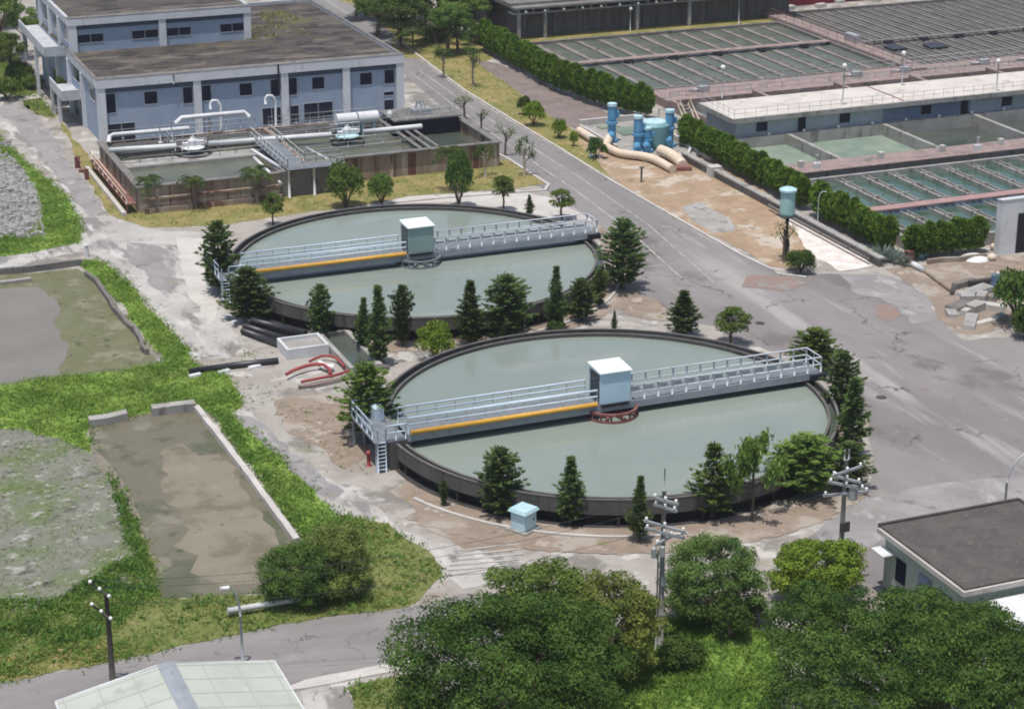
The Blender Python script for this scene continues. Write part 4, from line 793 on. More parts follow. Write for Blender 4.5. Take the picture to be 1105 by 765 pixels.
for a in (2.5, .9): mb.tube([(u + 1.5 * math.cos(a), v + 1.5 * math.sin(a), 2.2), (u + 1.9 * math.cos(a), v + 1.9 * math.sin(a), 3.7)], .06, 6)
part('lever', mb, m_galv, t)
def pxpipe(name, pts, r, mat, label, cat='pipe', group=None, n=12):
    mb = MB(); P = []
    for p in pts: uu, vv = S(p[0], p[1], p[2]); P.append(Vector((uu, vv, p[2])))
    Q = []
    for i in range(len(P) - 1):
        p0, p1, p2, p3 = P[max(0, i - 1)], P[i], P[i + 1], P[min(len(P) - 1, i + 2)]
        for k in range(5):
            s = k / 5; Q.append(.5 * ((2 * p1) + (p2 - p0) * s + (2 * p0 - 5 * p1 + 4 * p2 - p3) * s * s + (3 * p1 - p0 - 3 * p2 + p3) * s ** 3))
    Q.append(P[-1]); mb.tube(Q, r, n); return solo(name, mb, mat, label, cat, group)
pxpipe('cream_pipe', [(625, 141, .5), (648, 155, .5), (668, 165, .5), (690, 168, .55), (706, 172, .5), (726, 183, .4)], .42, m_cream, 'long cream pipe curving along the road side of the pump slab')
pxpipe('cream_pipe', [(712, 162, .8), (722, 166, .7), (732, 173, .5), (737, 179, .4)], .55, m_cream, 'short thick cream pipe running out from the right pump')
pxpipe('cream_pipe', [(658, 148, .8), (654, 156, .6), (652, 160, .5)], .45, m_cream, 'cream elbow pipe at the foot of the rear pump')
pxpipe('white_pipe', [(725, 168, .4), (741, 166, .4), (745, 160, .4)], .16, m_white, 'thin white curved pipe at the right of the pump slab')
u, v = S(734, 184); mb = MB(); mb.rbox((u, v), 2.2, 1.0, 0, .4, -.3); solo('steel_plate_box', mb, m_rust, 'dark rusty cover box at the end of the cream pipes', 'box')
for (px, py, h, lab) in ((637, 170, 2.2, 'pale green post by the round bush on the sandy verge'), (692, 197, 1.5, 'dark stub post on the sandy lot below the pumps')):
    u, v = S(px, py); mb = MB(); mb.tube([(u, v, 0), (u, v, h)], .13 if h > 2 else .1, 8); mb.box(u - .2, u + .2, v - .2, v + .2, h, h + .06); solo('post', mb, m_tealb if h > 2 else m_poled, lab, 'post')
# long low wall beside the hedge
lw = thing('low_wall', 'long low grey wall with coping between sandy lot and hedge', 'wall', (93, 165, 0))
mb = MB(); mb.box(92.6, 92.95, 145.2, 183.0, 0, .7); part('wall', mb, m_gconc, lw)
mb = MB(); mb.box(92.45, 93.1, 145.1, 176.0, .703, .85); mb.box(92.45, 93.1, 177.0, 183.1, .703, .9); part('coping', mb, m_conc, lw)
mb = MB(); mb.box(92.2, 93.4, 175.9, 176.9, 0, 1.1); part('pier', mb, m_pconc, lw)
mb = MB(); mb.tube([(92.1, 146, .5), (92.1, 164, .5)], .12, 8); part('pipe', mb, m_gconc, lw)
# ------------------------------------------------------------------ teal tank on a post, kiosk
u, v = S(847, 281)
t = thing('elevated_tank', 'small teal drum tank raised on a dark post above the trimmed bush', 'tank', (u, v, 0))
mb = MB(); mb.lathe((u, v), [(.02, 4.1), (.62, 4.1), (.66, 4.25), (.62, 6.2), (.02, 6.2)], 20, closed=False); part('drum', mb, m_teal, t)
mb = MB(); mb.lathe((u, v), [(.02, 6.2), (.76, 6.2), (.76, 6.38), (.5, 6.5), (.02, 6.54)], 20, closed=False); part('lid', mb, m_tealb, t)
mb = MB(); mb.tube([(u, v, 0), (u + .1, v, 1.5), (u + .05, v, 4.1)], .3, 8, .24); part('post', mb, m_poled, t)
mb = MB(); mb.box(u - .7, u + .7, v - .7, v + .7, 3.98, 4.09); part('shelf', mb, m_poled, t)
u, v = S(565, 571)
t = thing('kiosk_box', 'small pale teal utility kiosk with overhanging lid in front of the near tank', 'kiosk', (u, v, 0))
mb = MB(); mb.rbox((u, v), 1.6, 1.6, 0, .14, .5); part('plinth', mb, m_conc, t)
mb = MB(); mb.rbox((u, v), 1.12, 1.12, .14, 1.3, .5); part('cabinet', mb, m_kiosk, t)
mb = MB(); mb.rbox((u, v), 1.42, 1.42, 1.31, 1.5, .5, taper=.86); part('roof', mb, m_tealb, t)
mb = MB(); q_ = (u + .575 * math.sin(.5), v - .575 * math.cos(.5)); mb.rbox(q_, .8, .03, .3, 1.2, .5); d_ = part('door', mb, m_kiosk, t)
mb = MB(); mb.rbox((q_[0] + .25 * math.cos(.5) + .02 * math.sin(.5), q_[1] + .25 * math.sin(.5) - .02 * math.cos(.5)), .06, .05, .7, .9, .5); part('handle', mb, m_dark, d_)

# ------------------------------------------------------------------ pit, pipes and yard clutter
pt = thing('concrete_pit', 'narrow open concrete pit between the two tanks beside dark conifers', 'pit', (43.7, 142, 0))
mb = MB(); mb.box(42.6, 42.95, 137.4, 147.4, 0, .6); mb.box(44.75, 45.15, 137.4, 147.4, 0, .6); mb.box(42.96, 44.74, 147.1, 147.4, 0, .6); mb.box(42.96, 44.74, 137.4, 137.7, 0, .6); part('wall', mb, m_conc, pt)
mb = MB(); mb.box(43.0, 44.7, 145.4, 145.7, 0, .55); part('partition', mb, m_gconc, pt)
mb = MB(); mb.box(45.16, 45.7, 137.4, 147.0, 0, .3); part('step', mb, m_gconc, pt)
mb = MB(); mb.box(42.96, 44.74, 137.71, 147.09, 0, .2); structure('water', mb, m_dullw)
wb = thing('white_trough', 'white walled shallow trough beside the black pipe bundle', 'trough', (41, 144, 0))
mb = MB(); mb.box(39.2, 42.5, 142.2, 142.4, 0, .85); mb.box(39.2, 42.5, 144.8, 145.0, 0, .85); mb.box(39.2, 39.4, 142.41, 144.79, 0, .85); mb.box(42.3, 42.5, 142.41, 144.79, 0, .85); part('wall', mb, m_white, wb)
mb = MB(); mb.box(39.41, 42.29, 142.41, 144.79, 0, .6); part('floor', mb, m_conc, wb)
pxpipe('red_pipe', [(309, 404, .45), (318, 399, .5), (334, 394, .5), (346, 393, .5), (354, 397, .45), (357, 404, .3)], .13, m_redp, 'red pipe bent in a hook beside the white trough', group='red pipes beside the pit')
pxpipe('red_pipe', [(325, 412, .25), (345, 408, .3), (365, 404, .3), (378, 399, .3)], .11, m_redp, 'straight red pipe lying nearest the camera beside the pit', group='red pipes beside the pit')
pxpipe('red_pipe', [(334, 390, .4), (348, 384, .4), (362, 386, .4), (372, 396, .3)], .1, m_redp, 'red pipe arching between white trough and pit wall', group='red pipes beside the pit')
pxpipe('pale_pipe', [(322, 417, .2), (350, 413, .22), (385, 404, .25)], .12, m_pink, 'pale pinkish pipe lying in front of the red pipes')
pxpipe('pale_pipe', [(345, 392, .4), (352, 396, .35), (360, 396, .35)], .25, m_ins, 'short white pipe fitting among the red pipes')
for i, (a, b, z, lab) in enumerate((((262, 357), (316, 377), .27, 'front black pipe lying in the bundle by the rear tank'), ((264, 352), (324, 371), .27, 'second black pipe from the front of the bundle'), ((268, 347), (330, 366), .27, 'rear black pipe lying on the ground in the bundle'), ((272, 346), (330, 360), .72, 'black pipe stacked on top of the other three'))):
    mb = MB(); p = S(*a, z); q = S(*b, z); mb.tube([(p[0], p[1], z), (q[0], q[1], z)], .27, 12); solo('black_pipe', mb, m_black, lab, 'pipe', 'black pipes in the bundle by the rear tank')
mb = MB(); a = S(204, 401, .22); b = S(300, 389, .22); mb.tube([(a[0], a[1], .22), ((a[0] + b[0]) / 2, (a[1] + b[1]) / 2 + .1, .24), (b[0], b[1], .22)], .24, 12); solo('black_pipe', mb, m_black, 'long single black pipe laid across the path left of the white trough', 'pipe')
for (px, py, lab) in ((211, 406, 'pale block under the left end of the long black pipe'), (242, 402, 'pale block under the middle of the long black pipe'), (275, 397, 'pale block under the right part of the long black pipe'), (248, 342, 'pale slab left of the black pipe bundle nearer the path'), (256, 348, 'pale slab touching the left ends of the bundled black pipes')):
    u, v = S(px, py); mb = MB(); mb.rbox((u, v), 1.0, .45, 0, .18, .15 + (px % 7) * .05, taper=.9); solo('concrete_block', mb, m_white, lab, 'block', 'pale blocks by the black pipes')
# kerbs and walls of the ponds
def pxwall(name, pts, wd, h, mat, label, cat='wall', group=None, rough=0.0, seed=1):
    rr = random.Random(seed); mb = MB(); P = []
    raw = [S(*p) for p in pts]
    for a, b in zip(raw, raw[1:]):
        d = math.hypot(b[0] - a[0], b[1] - a[1]); k = max(1, int(d / 1.2))
        for j in range(k): P.append((a[0] + (b[0] - a[0]) * j / k, a[1] + (b[1] - a[1]) * j / k))
    P.append(raw[-1]); rings = []
    for i, p in enumerate(P):
        a, b = P[max(0, i - 1)], P[min(len(P) - 1, i + 1)]; d = math.hypot(b[0] - a[0], b[1] - a[1])
        nx, ny = -(b[1] - a[1]) / d * wd / 2, (b[0] - a[0]) / d * wd / 2
        ox, oy, hh = rr.uniform(-rough, rough), rr.uniform(-rough, rough), h * (1 + rr.uniform(-rough, rough) * 2)
        rings.append(len(mb.v)); mb.v += [(p[0] - nx + ox, p[1] - ny + oy, 0), (p[0] - nx + ox, p[1] - ny + oy, hh), (p[0] + nx + ox, p[1] + ny + oy, hh), (p[0] + nx + ox, p[1] + ny + oy, 0)]
    for a, b in zip(rings, rings[1:]):
        for j in range(3): mb.f.append((a + j, b + j, b + j + 1, a + j + 1)); mb.sm.append(False)
    for a, rv in ((rings[0], 0), (rings[-1], 1)):
        f = (a, a + 1, a + 2, a + 3); mb.f.append(f[::-1] if rv else f); mb.sm.append(False)
    return solo(name, mb, mat, label, cat, group)
pxwall('pond_wall', [(212, 443), (250, 492), (290, 546), (320, 588)], .4, .45, m_pconc, 'straight pale concrete wall along the right side of the brown pond', rough=.03, seed=3)
pxwall('pond_wall', [(97, 458), (136, 453)], .8, .55, m_conc, 'broken concrete wall end at the left of the pond gap', rough=.12, seed=4)
pxwall('pond_wall', [(164, 448), (212, 442)], .8, .55, m_conc, 'thick concrete wall end at the right of the pond gap', rough=.1, seed=5)
pxwall('canal_wall', [(-40, 300), (30, 294), (88, 286)], .35, .55, m_gconc, 'dark low canal wall above the grey pond on the left', rough=.06, seed=6)
pxwall('canal_wall', [(-40, 313), (0, 307), (34, 303)], .5, .3, m_conc, 'second lower canal edge nearest the grey pond', rough=.06, seed=7)
pxwall('canal_wall', [(94, 298), (112, 316), (128, 342), (146, 362), (158, 384)], .3, .5, m_gconc, 'crumbling mossy wall between grey pond and grass strip', rough=.12, seed=8)
u, v = S(94, 277); mb = MB(); mb.lathe((u, v), [(.02, 0), (.2, 0), (.17, .8), (.02, .85)], 10, closed=False); mb.ball((u, v, 1.0), .2); solo('marker_post', mb, m_white, 'small white topped marker post at the path corner by the pond', 'post')
u, v = S(30, 106); mb = MB(); mb.rbox((u, v), 2.6, 2.2, 0, .12, .1); solo('board', mb, m_pconc, 'pale board lying on the ground beside the office', 'board')
mb = MB(); a = S(246, 663, .2); b = S(332, 648, .2); mb.tube([(a[0], a[1], .42), (b[0], b[1], .42)], .2, 10, .16); solo('fallen_pole', mb, m_white, 'white pole lying on the grass behind the curved lamp post', 'pole')
# row of thin pale tubes giving stripes at the path end
for k in range(6):
    a = S(486 - k * 1.6 + 4, 594 + 5.2 * k, .08); mb = MB(); b = S(560 + k * 2, 586 + 5.4 * k, .08); mb.tube([(a[0], a[1], .04), (b[0], b[1], .04)], .06, 6)
    solo('pale_tube', mb, m_pconc, 'pale tube in the row laid at the path end behind the big tree', 'tube', 'pale tubes laid at the path end')
# concrete debris by the right edge
deb = [(1047, 349, 3.4, 1.0, .35, .9, m_stone, 'long grey concrete slab nearest the camera in the rubble pile'), (1052, 335, 1.5, 1.1, .6, .3, m_conc, 'small pale block on the middle of the rubble pile'), (1036, 331, 2.4, 1.4, .25, .35, m_gconc, 'dark flat slab at the left of the rubble pile'), (1052, 317, 3.4, 1.3, .4, .25, m_stone, 'wide grey slab at the back of the rubble pile'), (1068, 334, 2.4, .8, .5, -.9, m_pconc, 'tilted pale slab at the right of the rubble pile beside the bush'), (1066, 347, 2.6, .6, .15, .1, m_pconc, 'thin pale slab in the front right of the rubble pile'), (1040, 309, 2.6, .6, .5, .3, m_gconc, 'dark narrow beam behind the rubble pile')]
deb += [(1027, 340, 1.3, .9, .3, 1.2, m_stone, 'small grey slab at the far left foot of the rubble pile'), (1059, 326, 1.6, .8, .75, .8, m_conc, 'upended grey slab in the middle of the rubble pile'), (1044, 324, 1.2, .7, .45, -.5, m_stone, 'short grey slab behind the dark flat one in the rubble pile'), (1074, 322, 1.7, .7, .35, .6, m_gconc, 'dark slab against the blue barrel'), (1058, 309, 2.2, .5, .6, -.2, m_poled, 'black beam lying behind the widest slab of the rubble pile'), (1028, 316, 1.5, .35, .3, .9, m_poled, 'short black beam at the upper left of the rubble pile'), (1078, 345, 1.2, .8, .4, .2, m_stone, 'grey block beside the bush in front of the rubble pile'), (1042, 340, .9, .6, .5, .5, m_pconc, 'small pale chunk between the two front slabs')]
for i, (px, py, l, wd, h, a, m_, lab) in enumerate(deb):
    u, v = S(px, py); mb = MB(); mb.rbox((u, v), l, wd, .0, h, a, tilt=.06 if i % 2 else 0.0, taper=.93)
    solo('concrete_slab', mb, m_, lab, 'slab', 'broken slabs in the rubble pile')
mb = MB(); a = S(990, 286, .2); b = S(1026, 313, .2); mb.tube([(a[0], a[1], .15), (b[0], b[1], .15)], .13, 8); solo('timber_beam', mb, m_wood, 'thin tan timber lying from the hedge corner to the rubble', 'beam')
mb = MB(); a = S(984, 285, .2); b = S(997, 292, .2); mb.tube([(a[0], a[1], .25), (b[0], b[1], .25)], .24, 8); solo('white_tube', mb, m_white, 'short white tube lying by the hedge corner', 'tube')
u, v = S(1074, 312); mb = MB(); mb.lathe((u, v), [(.02, 0), (.42, 0), (.42, .45), (.45, .5), (.42, .55), (.42, 1.25), (.02, 1.28)], 14, closed=False); solo('barrel', mb, m_blued, 'faded blue barrel standing between rubble pile and bush', 'barrel')
for (px, py, r, lab) in ((1073, 270, .42, 'upper pale sack by the corner of the white shed'), (1070, 281, .4, 'lower pale sack by the corner of the white shed'), (976, 278, .35, 'pale round sack among junk at the hedge corner'), (1077, 297, .2, 'small white lid shaped thing beside the blue barrel')):
    u, v = S(px, py); mb = MB(); mb.ball((u, v, r * .75), r, 10, .8); solo('sack', mb, m_cream if px != 1077 else m_white, lab, 'sack')
u, v = S(1052, 279); mb = MB(); mb.lathe((u, v), [(.02, .38), (.6, .34), (1.1, .16), (1.3, 0)], 14, closed=False); solo('tarp_heap', mb, m_white, 'white tarp heap in front of the hedge beside the white shed', 'tarp')
u, v = S(992, 277); mb = MB(); mb.lathe((u, v), [(.02, 0), (.45, 0), (.4, 1.0), (.15, 1.3), (.02, 1.3)], 10, closed=False); mb.box(u + .4, u + .9, v - .2, v + .2, 0, .6); solo('hydrant', mb, m_tealb, 'pale teal hydrant before the hedge corner', 'hydrant')
u, v = S(981, 282); mb = MB(); mb.box(u - .3, u + .3, v - .25, v + .25, 0, .9); mb.box(u - .35, u + .35, v - .3, v + .3, .9, .98); solo('junk_box', mb, m_rust, 'rusty brown box among junk at the hedge corner', 'box')
pxwall('low_wall', [(1000, 285), (1035, 282), (1062, 279)], .3, .4, m_bed, 'low brown edging at the foot of the cross hedge', rough=.1, seed=10)
u, v = S(398, 503); mb = MB(); mb.tube([(u, v, 0), (u, v, .9)], .14, 8); mb.ball((u, v, .95), .18); solo('red_post', mb, m_redp, 'short red post under the access platform of the near tank', 'post')
# rubble field, many stones: nobody could count them
rr = random.Random(5); mb = MB()
for _ in range(900):
    px, py = rr.uniform(-35, 50), rr.uniform(152, 258)
    if px > 8 + (py - 150) * .4: continue
    u, v = S(px, py); s_ = rr.uniform(.12, .55); h = s_ * rr.uniform(.4, .9)
    mb.rbox((u, v), s_ * rr.uniform(.8, 1.6), s_, -.05, h, rr.uniform(0, 3), taper=rr.uniform(.3, .8))
solo('rubble', mb, m_stone, kind='stuff')
rr = random.Random(6); mb = MB()
for _ in range(400):
    px, py = rr.uniform(-40, 150), rr.uniform(468, 660)
    if px > 60 + (py - 470) * .55 or (py > 640 and px > 60): continue
    u, v = S(px, py); s_ = rr.uniform(.08, .3); mb.rbox((u, v), s_ * rr.uniform(1, 1.8), s_, -.05, s_ * rr.uniform(.15, .5), rr.uniform(0, 3), taper=rr.uniform(.3, .7))
solo('clods', mb, m_field, kind='stuff')
rr = random.Random(8); mb = MB()
for (x0, x1, y0, y1, n_) in ((640, 840, 170, 280, 160), (850, 940, 232, 292, 130), (500, 860, 548, 590, 160), (290, 400, 400, 520, 120), (960, 1080, 288, 350, 90)):
    for _ in range(n_):
        u, v = S(rr.uniform(x0, x1), rr.uniform(y0, y1))
        if min(math.hypot(u - c[0], v - c[1]) for c in (CA_, CB_)) < 17.5 or (82 > u > 78 and v > 170): continue
        s_ = rr.uniform(.05, .15); mb.rbox((u, v), s_ * 1.4, s_, -.02, s_ * .4, rr.uniform(0, 3), taper=.5)
solo('loose_stones', mb, m_conc, kind='stuff')

# ------------------------------------------------------------------ poles and lamps
def vec(p): return Vector(p)
def power_pole(px, py, h, label, arms, mat, dark=False):
    u, v = S(px, py)
    t = thing('power_pole', label, 'pole', (u, v, 0), 'power poles')
    mb = MB(); mb.tube([(u, v, 0), (u, v, h * .5), (u, v, h)], .18, 12, .11); part('pole_shaft', mb, mat, t)
    for (z, L, a, nI) in arms:
        mb = MB(); mb.rbox((u, v - .18), L, .12, z, z + .14, a); ar = part('crossarm', mb, m_galv if not dark else m_poled, t)
        for k in range(nI):
            s = -L / 2 + .15 + (L - .3) * k / max(1, nI - 1)
            c = (u + s * math.cos(a), v - .18 + s * math.sin(a))
            mb = MB(); mb.lathe(c, [(.02, z + .14), (.05, z + .14), (.09, z + .2), (.05, z + .23), (.09, z + .29), (.05, z + .32), (.02, z + .36)], 10, closed=False); part('insulator', mb, m_ins, ar)
    return t, u, v
t, u, v = power_pole(712, 702, 9.6, 'tall concrete power pole rising from the big tree, with stacked crossarms', [(9.0, 1.6, -1.0, 3), (8.6, 1.5, -1.05, 3), (7.5, 2.6, -1.0, 3), (7.1, 2.4, -.95, 3), (6.7, 1.6, .5, 2)], m_pole)
mb = MB(); mb.tube([(u, v, 9.6), (u, v, 10.9)], .04, 6); part('spike', mb, m_galv, t)
for dx in (-.75, -.25): mb = MB(); mb.lathe((u + dx, v - .45), [(.02, 6.0), (.15, 6.0), (.15, 6.55), (.02, 6.6)], 12, closed=False); part('transformer', mb, m_galv, t)
mb = MB(); mb.tube([(u - .7, v - .4, 6.6), (u - .15, v - .1, 5.0)], .05, 6); part('brace', mb, m_galv, t)
mb = MB(); mb.tube([(u - .26, v, .0), (u - .26, v, 6.2)], .05, 6); mb.box(u - .15, u + .12, v - .3, v - .2, 4.1, 4.6); part('conduit', mb, m_galv, t)
t, u, v = power_pole(905, 632, 8.0, 'power pole with bundled crossarms behind the broad crowned tree at right', [(7.3, 2.4, .25, 3), (6.8, 1.8, -1.0, 3), (6.4, 2.2, -.9, 3), (5.9, 2.8, -.15, 2)], m_pole)
for dx in (-.12, .16): mb = MB(); mb.tube([(u + dx, v, 8.0), (u + dx, v, 8.6)], .06, 6); part('spike', mb, m_galv, t)
mb = MB(); mb.lathe((u + .4, v - .3), [(.02, 5.6), (.26, 5.6), (.26, 6.4), (.02, 6.45)], 12, closed=False); part('transformer', mb, m_galv, t)
mb = MB(); mb.box(u - .3, u + .3, v - .35, v - .2, 3.6, 4.2); part('switch_box', mb, m_poled, t)
t, u, v = power_pole(122, 738, 5.4, 'dark wooden power pole with white insulators beside the pale roofed greenhouse', [], m_poled, True)
for z0 in (4.0, 5.3):
    mb = MB(); mb.tube([(u - .75, v + .2, z0 + .75), (u + .1, v - .2, z0 - .05)], .06, 6); ar = part('crossarm', mb, m_poled, t)
    for k in (0, .5, 1):
        p = Vector((u - .75, v + .2, z0 + .75)).lerp(Vector((u + .1, v - .2, z0 - .05)), k); mb = MB(); mb.ball((p.x, p.y, p.z + .05), .11); part('insulator', mb, m_ins, ar)
def cable(a, b, sag, label):
    P = [(a[0] + (b[0] - a[0]) * k / 16, a[1] + (b[1] - a[1]) * k / 16, a[2] + (b[2] - a[2]) * k / 16 - sag * 4 * (k / 16) * (1 - k / 16)) for k in range(17)]
    mb = MB(); mb.tube(P, .012, 5); solo('power_cable', mb, m_black, label, 'cable', 'power cables between the poles')
pa, pb, pc = S(122, 738), S(712, 702), S(905, 632)
cable((pa[0] - .7, pa[1] + .2, 6.15), (pb[0] - .4, pb[1], 9.2), 1.1, 'highest thin cable from the dark wooden pole to the tall concrete pole')
cable((pa[0] - .3, pa[1], 5.75), (pb[0], pb[1] - .2, 8.8), 1.1, 'middle thin cable from the dark wooden pole to the tall concrete pole')
cable((pa[0], pa[1] - .2, 4.9), (pb[0] - .4, pb[1] - .5, 7.7), 1.2, 'lowest thin cable from the dark wooden pole to the tall concrete pole')
cable((pb[0] - .4, pb[1], 9.2), (pc[0] - .9, pc[1], 7.6), .5, 'upper thin cable between the tall concrete pole and the second power pole')
cable((pb[0] + .3, pb[1] - .4, 7.7), (pc[0], pc[1] - .3, 6.6), .5, 'lower thin cable between the tall concrete pole and the second power pole')
def lamp_curve(px, py, h, reach, label):
    u, v = S(px, py); t = thing('street_lamp', label, 'street lamp', (u, v, 0), 'curved street lamps')
    mb = MB(); mb.tube([(u, v, 0), (u, v, h * .62)], .09, 8, .07); mb.tube([(u, v, h * .62)] + [(u + reach * (1 - math.cos(a)), v, h * .62 + h * .38 * math.sin(a)) for a in [R(12 * k) for k in range(1, 8)]], .07, 8, .05); part('pole_shaft', mb, m_galv, t)
    e = (u + reach * (1 - math.cos(R(84))), v, h * .62 + h * .38 * math.sin(R(84)))
    mb = MB(); mb.tube([e, (e[0] + .5 * (1 if reach > 0 else -1), e[1], e[2] + .02)], .12, 8); part('lamp_head', mb, m_ins, t)
lamp_curve(262, 716, 4.7, -.6, 'curved grey street lamp beside the fallen white pole')
lamp_curve(1082, 572, 5.2, 2.2, 'curved white street lamp behind the brown roofed house')
def globe_lamp(u, v, z, h, label):
    t = thing('lamp_post', label, 'lamp post', (u, v, z), 'thin lamp posts at the settling basins')
    mb = MB(); mb.tube([(u, v, z), (u, v, z + h)], .07, 6); part('post', mb, m_galv, t)
    mb = MB(); mb.ball((u, v, z + h), .26); part('globe', mb, m_ins, t)
for (px, py, z, h, lab) in ((779, 106, 3.75, 3.3, 'globe lamp post at the left end of the cream gallery roof'), (909, 114, 3.75, 4.2, 'thin lamp post standing second from left on the gallery roof'), (973, 93, 3.75, 3.6, 'globe lamp post third from left on the gallery roof'), (1075, 99, 3.75, 3.3, 'lamp post at the right on the cream gallery roof'), (680, 34, .8, 2.9, 'lamp post left of its taller twin before the sooty storage wall'), (797, 27, .8, 3.6, 'tall thin lamp post before the right part of the sooty storage wall')):
    u, v = S(px, py, z); globe_lamp(u, v, z, h, lab)
HX, HY = S(882, 243)
t = thing('hooked_lamp', 'thin hooked lamp post in the hedge gap by the low wall', 'lamp post', (HX, HY, 0))
mb = MB(); mb.tube([(HX, HY, 0), (HX, HY, 2.6), (HX + .15, HY, 3.0), (HX + .45, HY, 3.15), (HX + .75, HY, 3.05)], .045, 8); part('post', mb, m_galv, t)
t = thing('lamp_post', 'small globe lamp post between the rear tank and near tank rims', 'lamp post', (*S(566, 358), 0))
u, v = S(566, 358); mb = MB(); mb.tube([(u, v, 0), (u, v, 1.9)], .08, 8); part('post', mb, m_galv, t); mb = MB(); mb.ball((u + .3, v, 2.0), .18); mb.tube([(u, v, 1.9), (u + .3, v, 2.0)], .04, 6); part('globe', mb, m_ins, t)
# ------------------------------------------------------------------ greenhouse and brown-roofed house in front
gh = thing('greenhouse', 'shed with pale greenish sheet roof and grey ridge strip at the bottom left', 'shed', (18.5, 85, 0))
v1, v0 = 92.2, 74.0; ur, ue = 18.5, 5.6; zr, ze = 4.0, 3.0
mb = MB()
for s_ in (-1, 1):
    a, b = ur + s_ * .35, ur + s_ * ue
    za = zr - .35 / ue
    q = [(a, v0, za), (b, v0, ze), (b, v1, ze), (a, v1, za)]
    mb._add(q + [(p[0], p[1], p[2] - .08) for p in q], [(0, 1, 2, 3), (7, 6, 5, 4), (0, 4, 5, 1), (1, 5, 6, 2), (2, 6, 7, 3), (3, 7, 4, 0)])
rf = part('roof', mb, m_ghroof, gh)
mb = MB(); mb._add([(ur - .45, v0, zr - .02), (ur, v0, zr + .06), (ur + .45, v0, zr - .02), (ur - .45, v1 + .05, zr - .02), (ur, v1 + .05, zr + .06), (ur + .45, v1 + .05, zr - .02), (ur, v0, zr - .1), (ur, v1 + .05, zr - .1)], [(0, 1, 4, 3), (1, 2, 5, 4), (2, 6, 7, 5), (6, 0, 3, 7), (3, 4, 5, 7), (0, 6, 2, 1)]); part('ridge_cap', mb, m_steelg, rf)
mb = MB()
for s_ in (-1, 1):
    for k in range(1, 4):
        x = ur + s_ * ue * k / 3.2; z = zr - (zr - ze) * k / 3.2 + .012; mb.box(x - .03, x + .03, v0, v1, z - .02, z + .014)
for k in range(12):
    y = v1 - .3 - 1.5 * k
    for s_ in (-1, 1):
        a, b = ur + s_ * .5, ur + s_ * ue; mb._add([(a, y, zr - .085 + .012), (b, y, ze + .012), (b, y + .04, ze + .012), (a, y + .04, zr - .085 + .012)], [(0, 1, 2, 3) if s_ > 0 else (3, 2, 1, 0)])
part('seams', mb, m_ghline, rf)
mb = MB()
mb.tube([(ur - .4, v1 + .06, zr - .06), (ur - ue, v1 + .06, ze - .03)], .07, 6); mb.tube([(ur + ue, v1, ze - .03), (ur + ue, v0, ze - .03)], .06, 6); mb.tube([(ur - ue, v1, ze - .03), (ur - ue, v0, ze - .03)], .06, 6); mb.tube([(ur + .4, v1 + .06, zr - .08), (ur + ue, v1 + .06, ze - .04)], .04, 6); part('edge_trim', mb, m_white, gh)
mb = MB(); mb.box(ur - ue + .3, ur + ue - .3, v0 + .3, v1 - .3, 0, 2.9); part('wall', mb, m_rbwall, gh)
hb = thing('brown_roof_house', 'small pale green house with dark brown roof at the right edge', 'house', (63.5, 88.5, 0))
mb = MB(); mb.box(60.6, 69.5, 84.4, 92.5, 0, 3.6); part('wall', mb, m_rbwall, hb)
mb = MB(); mb.box(60.2, 69.9, 84.0, 92.9, 3.605, 3.9); part('roof_slab', mb, m_pconc, hb)
mb = MB(); mb.box(60.35, 69.8, 84.15, 92.75, 3.905, 4.02); part('roof', mb, m_rbroof, hb)
mb = MB(); mb.box(60.28, 69.85, 92.76, 92.92, 3.905, 4.15); mb.box(66.7 + 3.1, 69.92, 84.1, 92.75, 3.905, 4.15); part('parapet', mb, m_rbroof, hb)
mb = MB(); mb.box(60.53, 60.59, 87.6, 88.9, .1, 2.8); part('door', mb, m_slate, hb)
for v in (85.6, 90.2):
    mb = MB(); mb.box(60.54, 60.59, v, v + 1.0, 1.3, 2.7); part('window', mb, m_glass, hb)
mb = MB(); mb.box(59.7, 60.52, 91.3, 92.6, 2.75, 2.83); part('awning', mb, m_white, hb)
mb = MB(); mb._add([(61.5, 80.5, 2.5), (70, 80.5, 2.5), (70, 84.0, 3.1), (61.5, 84.0, 3.1), (61.5, 80.5, 2.4), (70, 80.5, 2.4), (70, 84.0, 3.0), (61.5, 84.0, 3.0)], [(0, 1, 2, 3), (7, 6, 5, 4), (0, 4, 5, 1), (1, 5, 6, 2), (2, 6, 7, 3), (3, 7, 4, 0)]); part('lean_to_roof', mb, m_white, hb)
for u in (62, 66, 69.5):
    mb = MB(); mb.box(u, u + .15, 80.7, 80.85, 0, 2.4); part('post', mb, m_white, hb)
hz = bpy.data.materials.new('haze_air'); hz.use_nodes = True; hn = hz.node_tree; hn.nodes.clear()
ho = hn.nodes.new('ShaderNodeOutputMaterial'); hv = hn.nodes.new('ShaderNodeVolumePrincipled'); hv.inputs['Density'].default_value = .00015; hv.inputs['Color'].default_value = (.93, .96, 1, 1); hv.inputs['Anisotropy'].default_value = .2
hn.links.new(hv.outputs[0], ho.inputs['Volume']); mb = MB(); mb.box(-500, 600, -150, 600, -1.2, 75); solo('haze', mb, hz, kind='stuff')
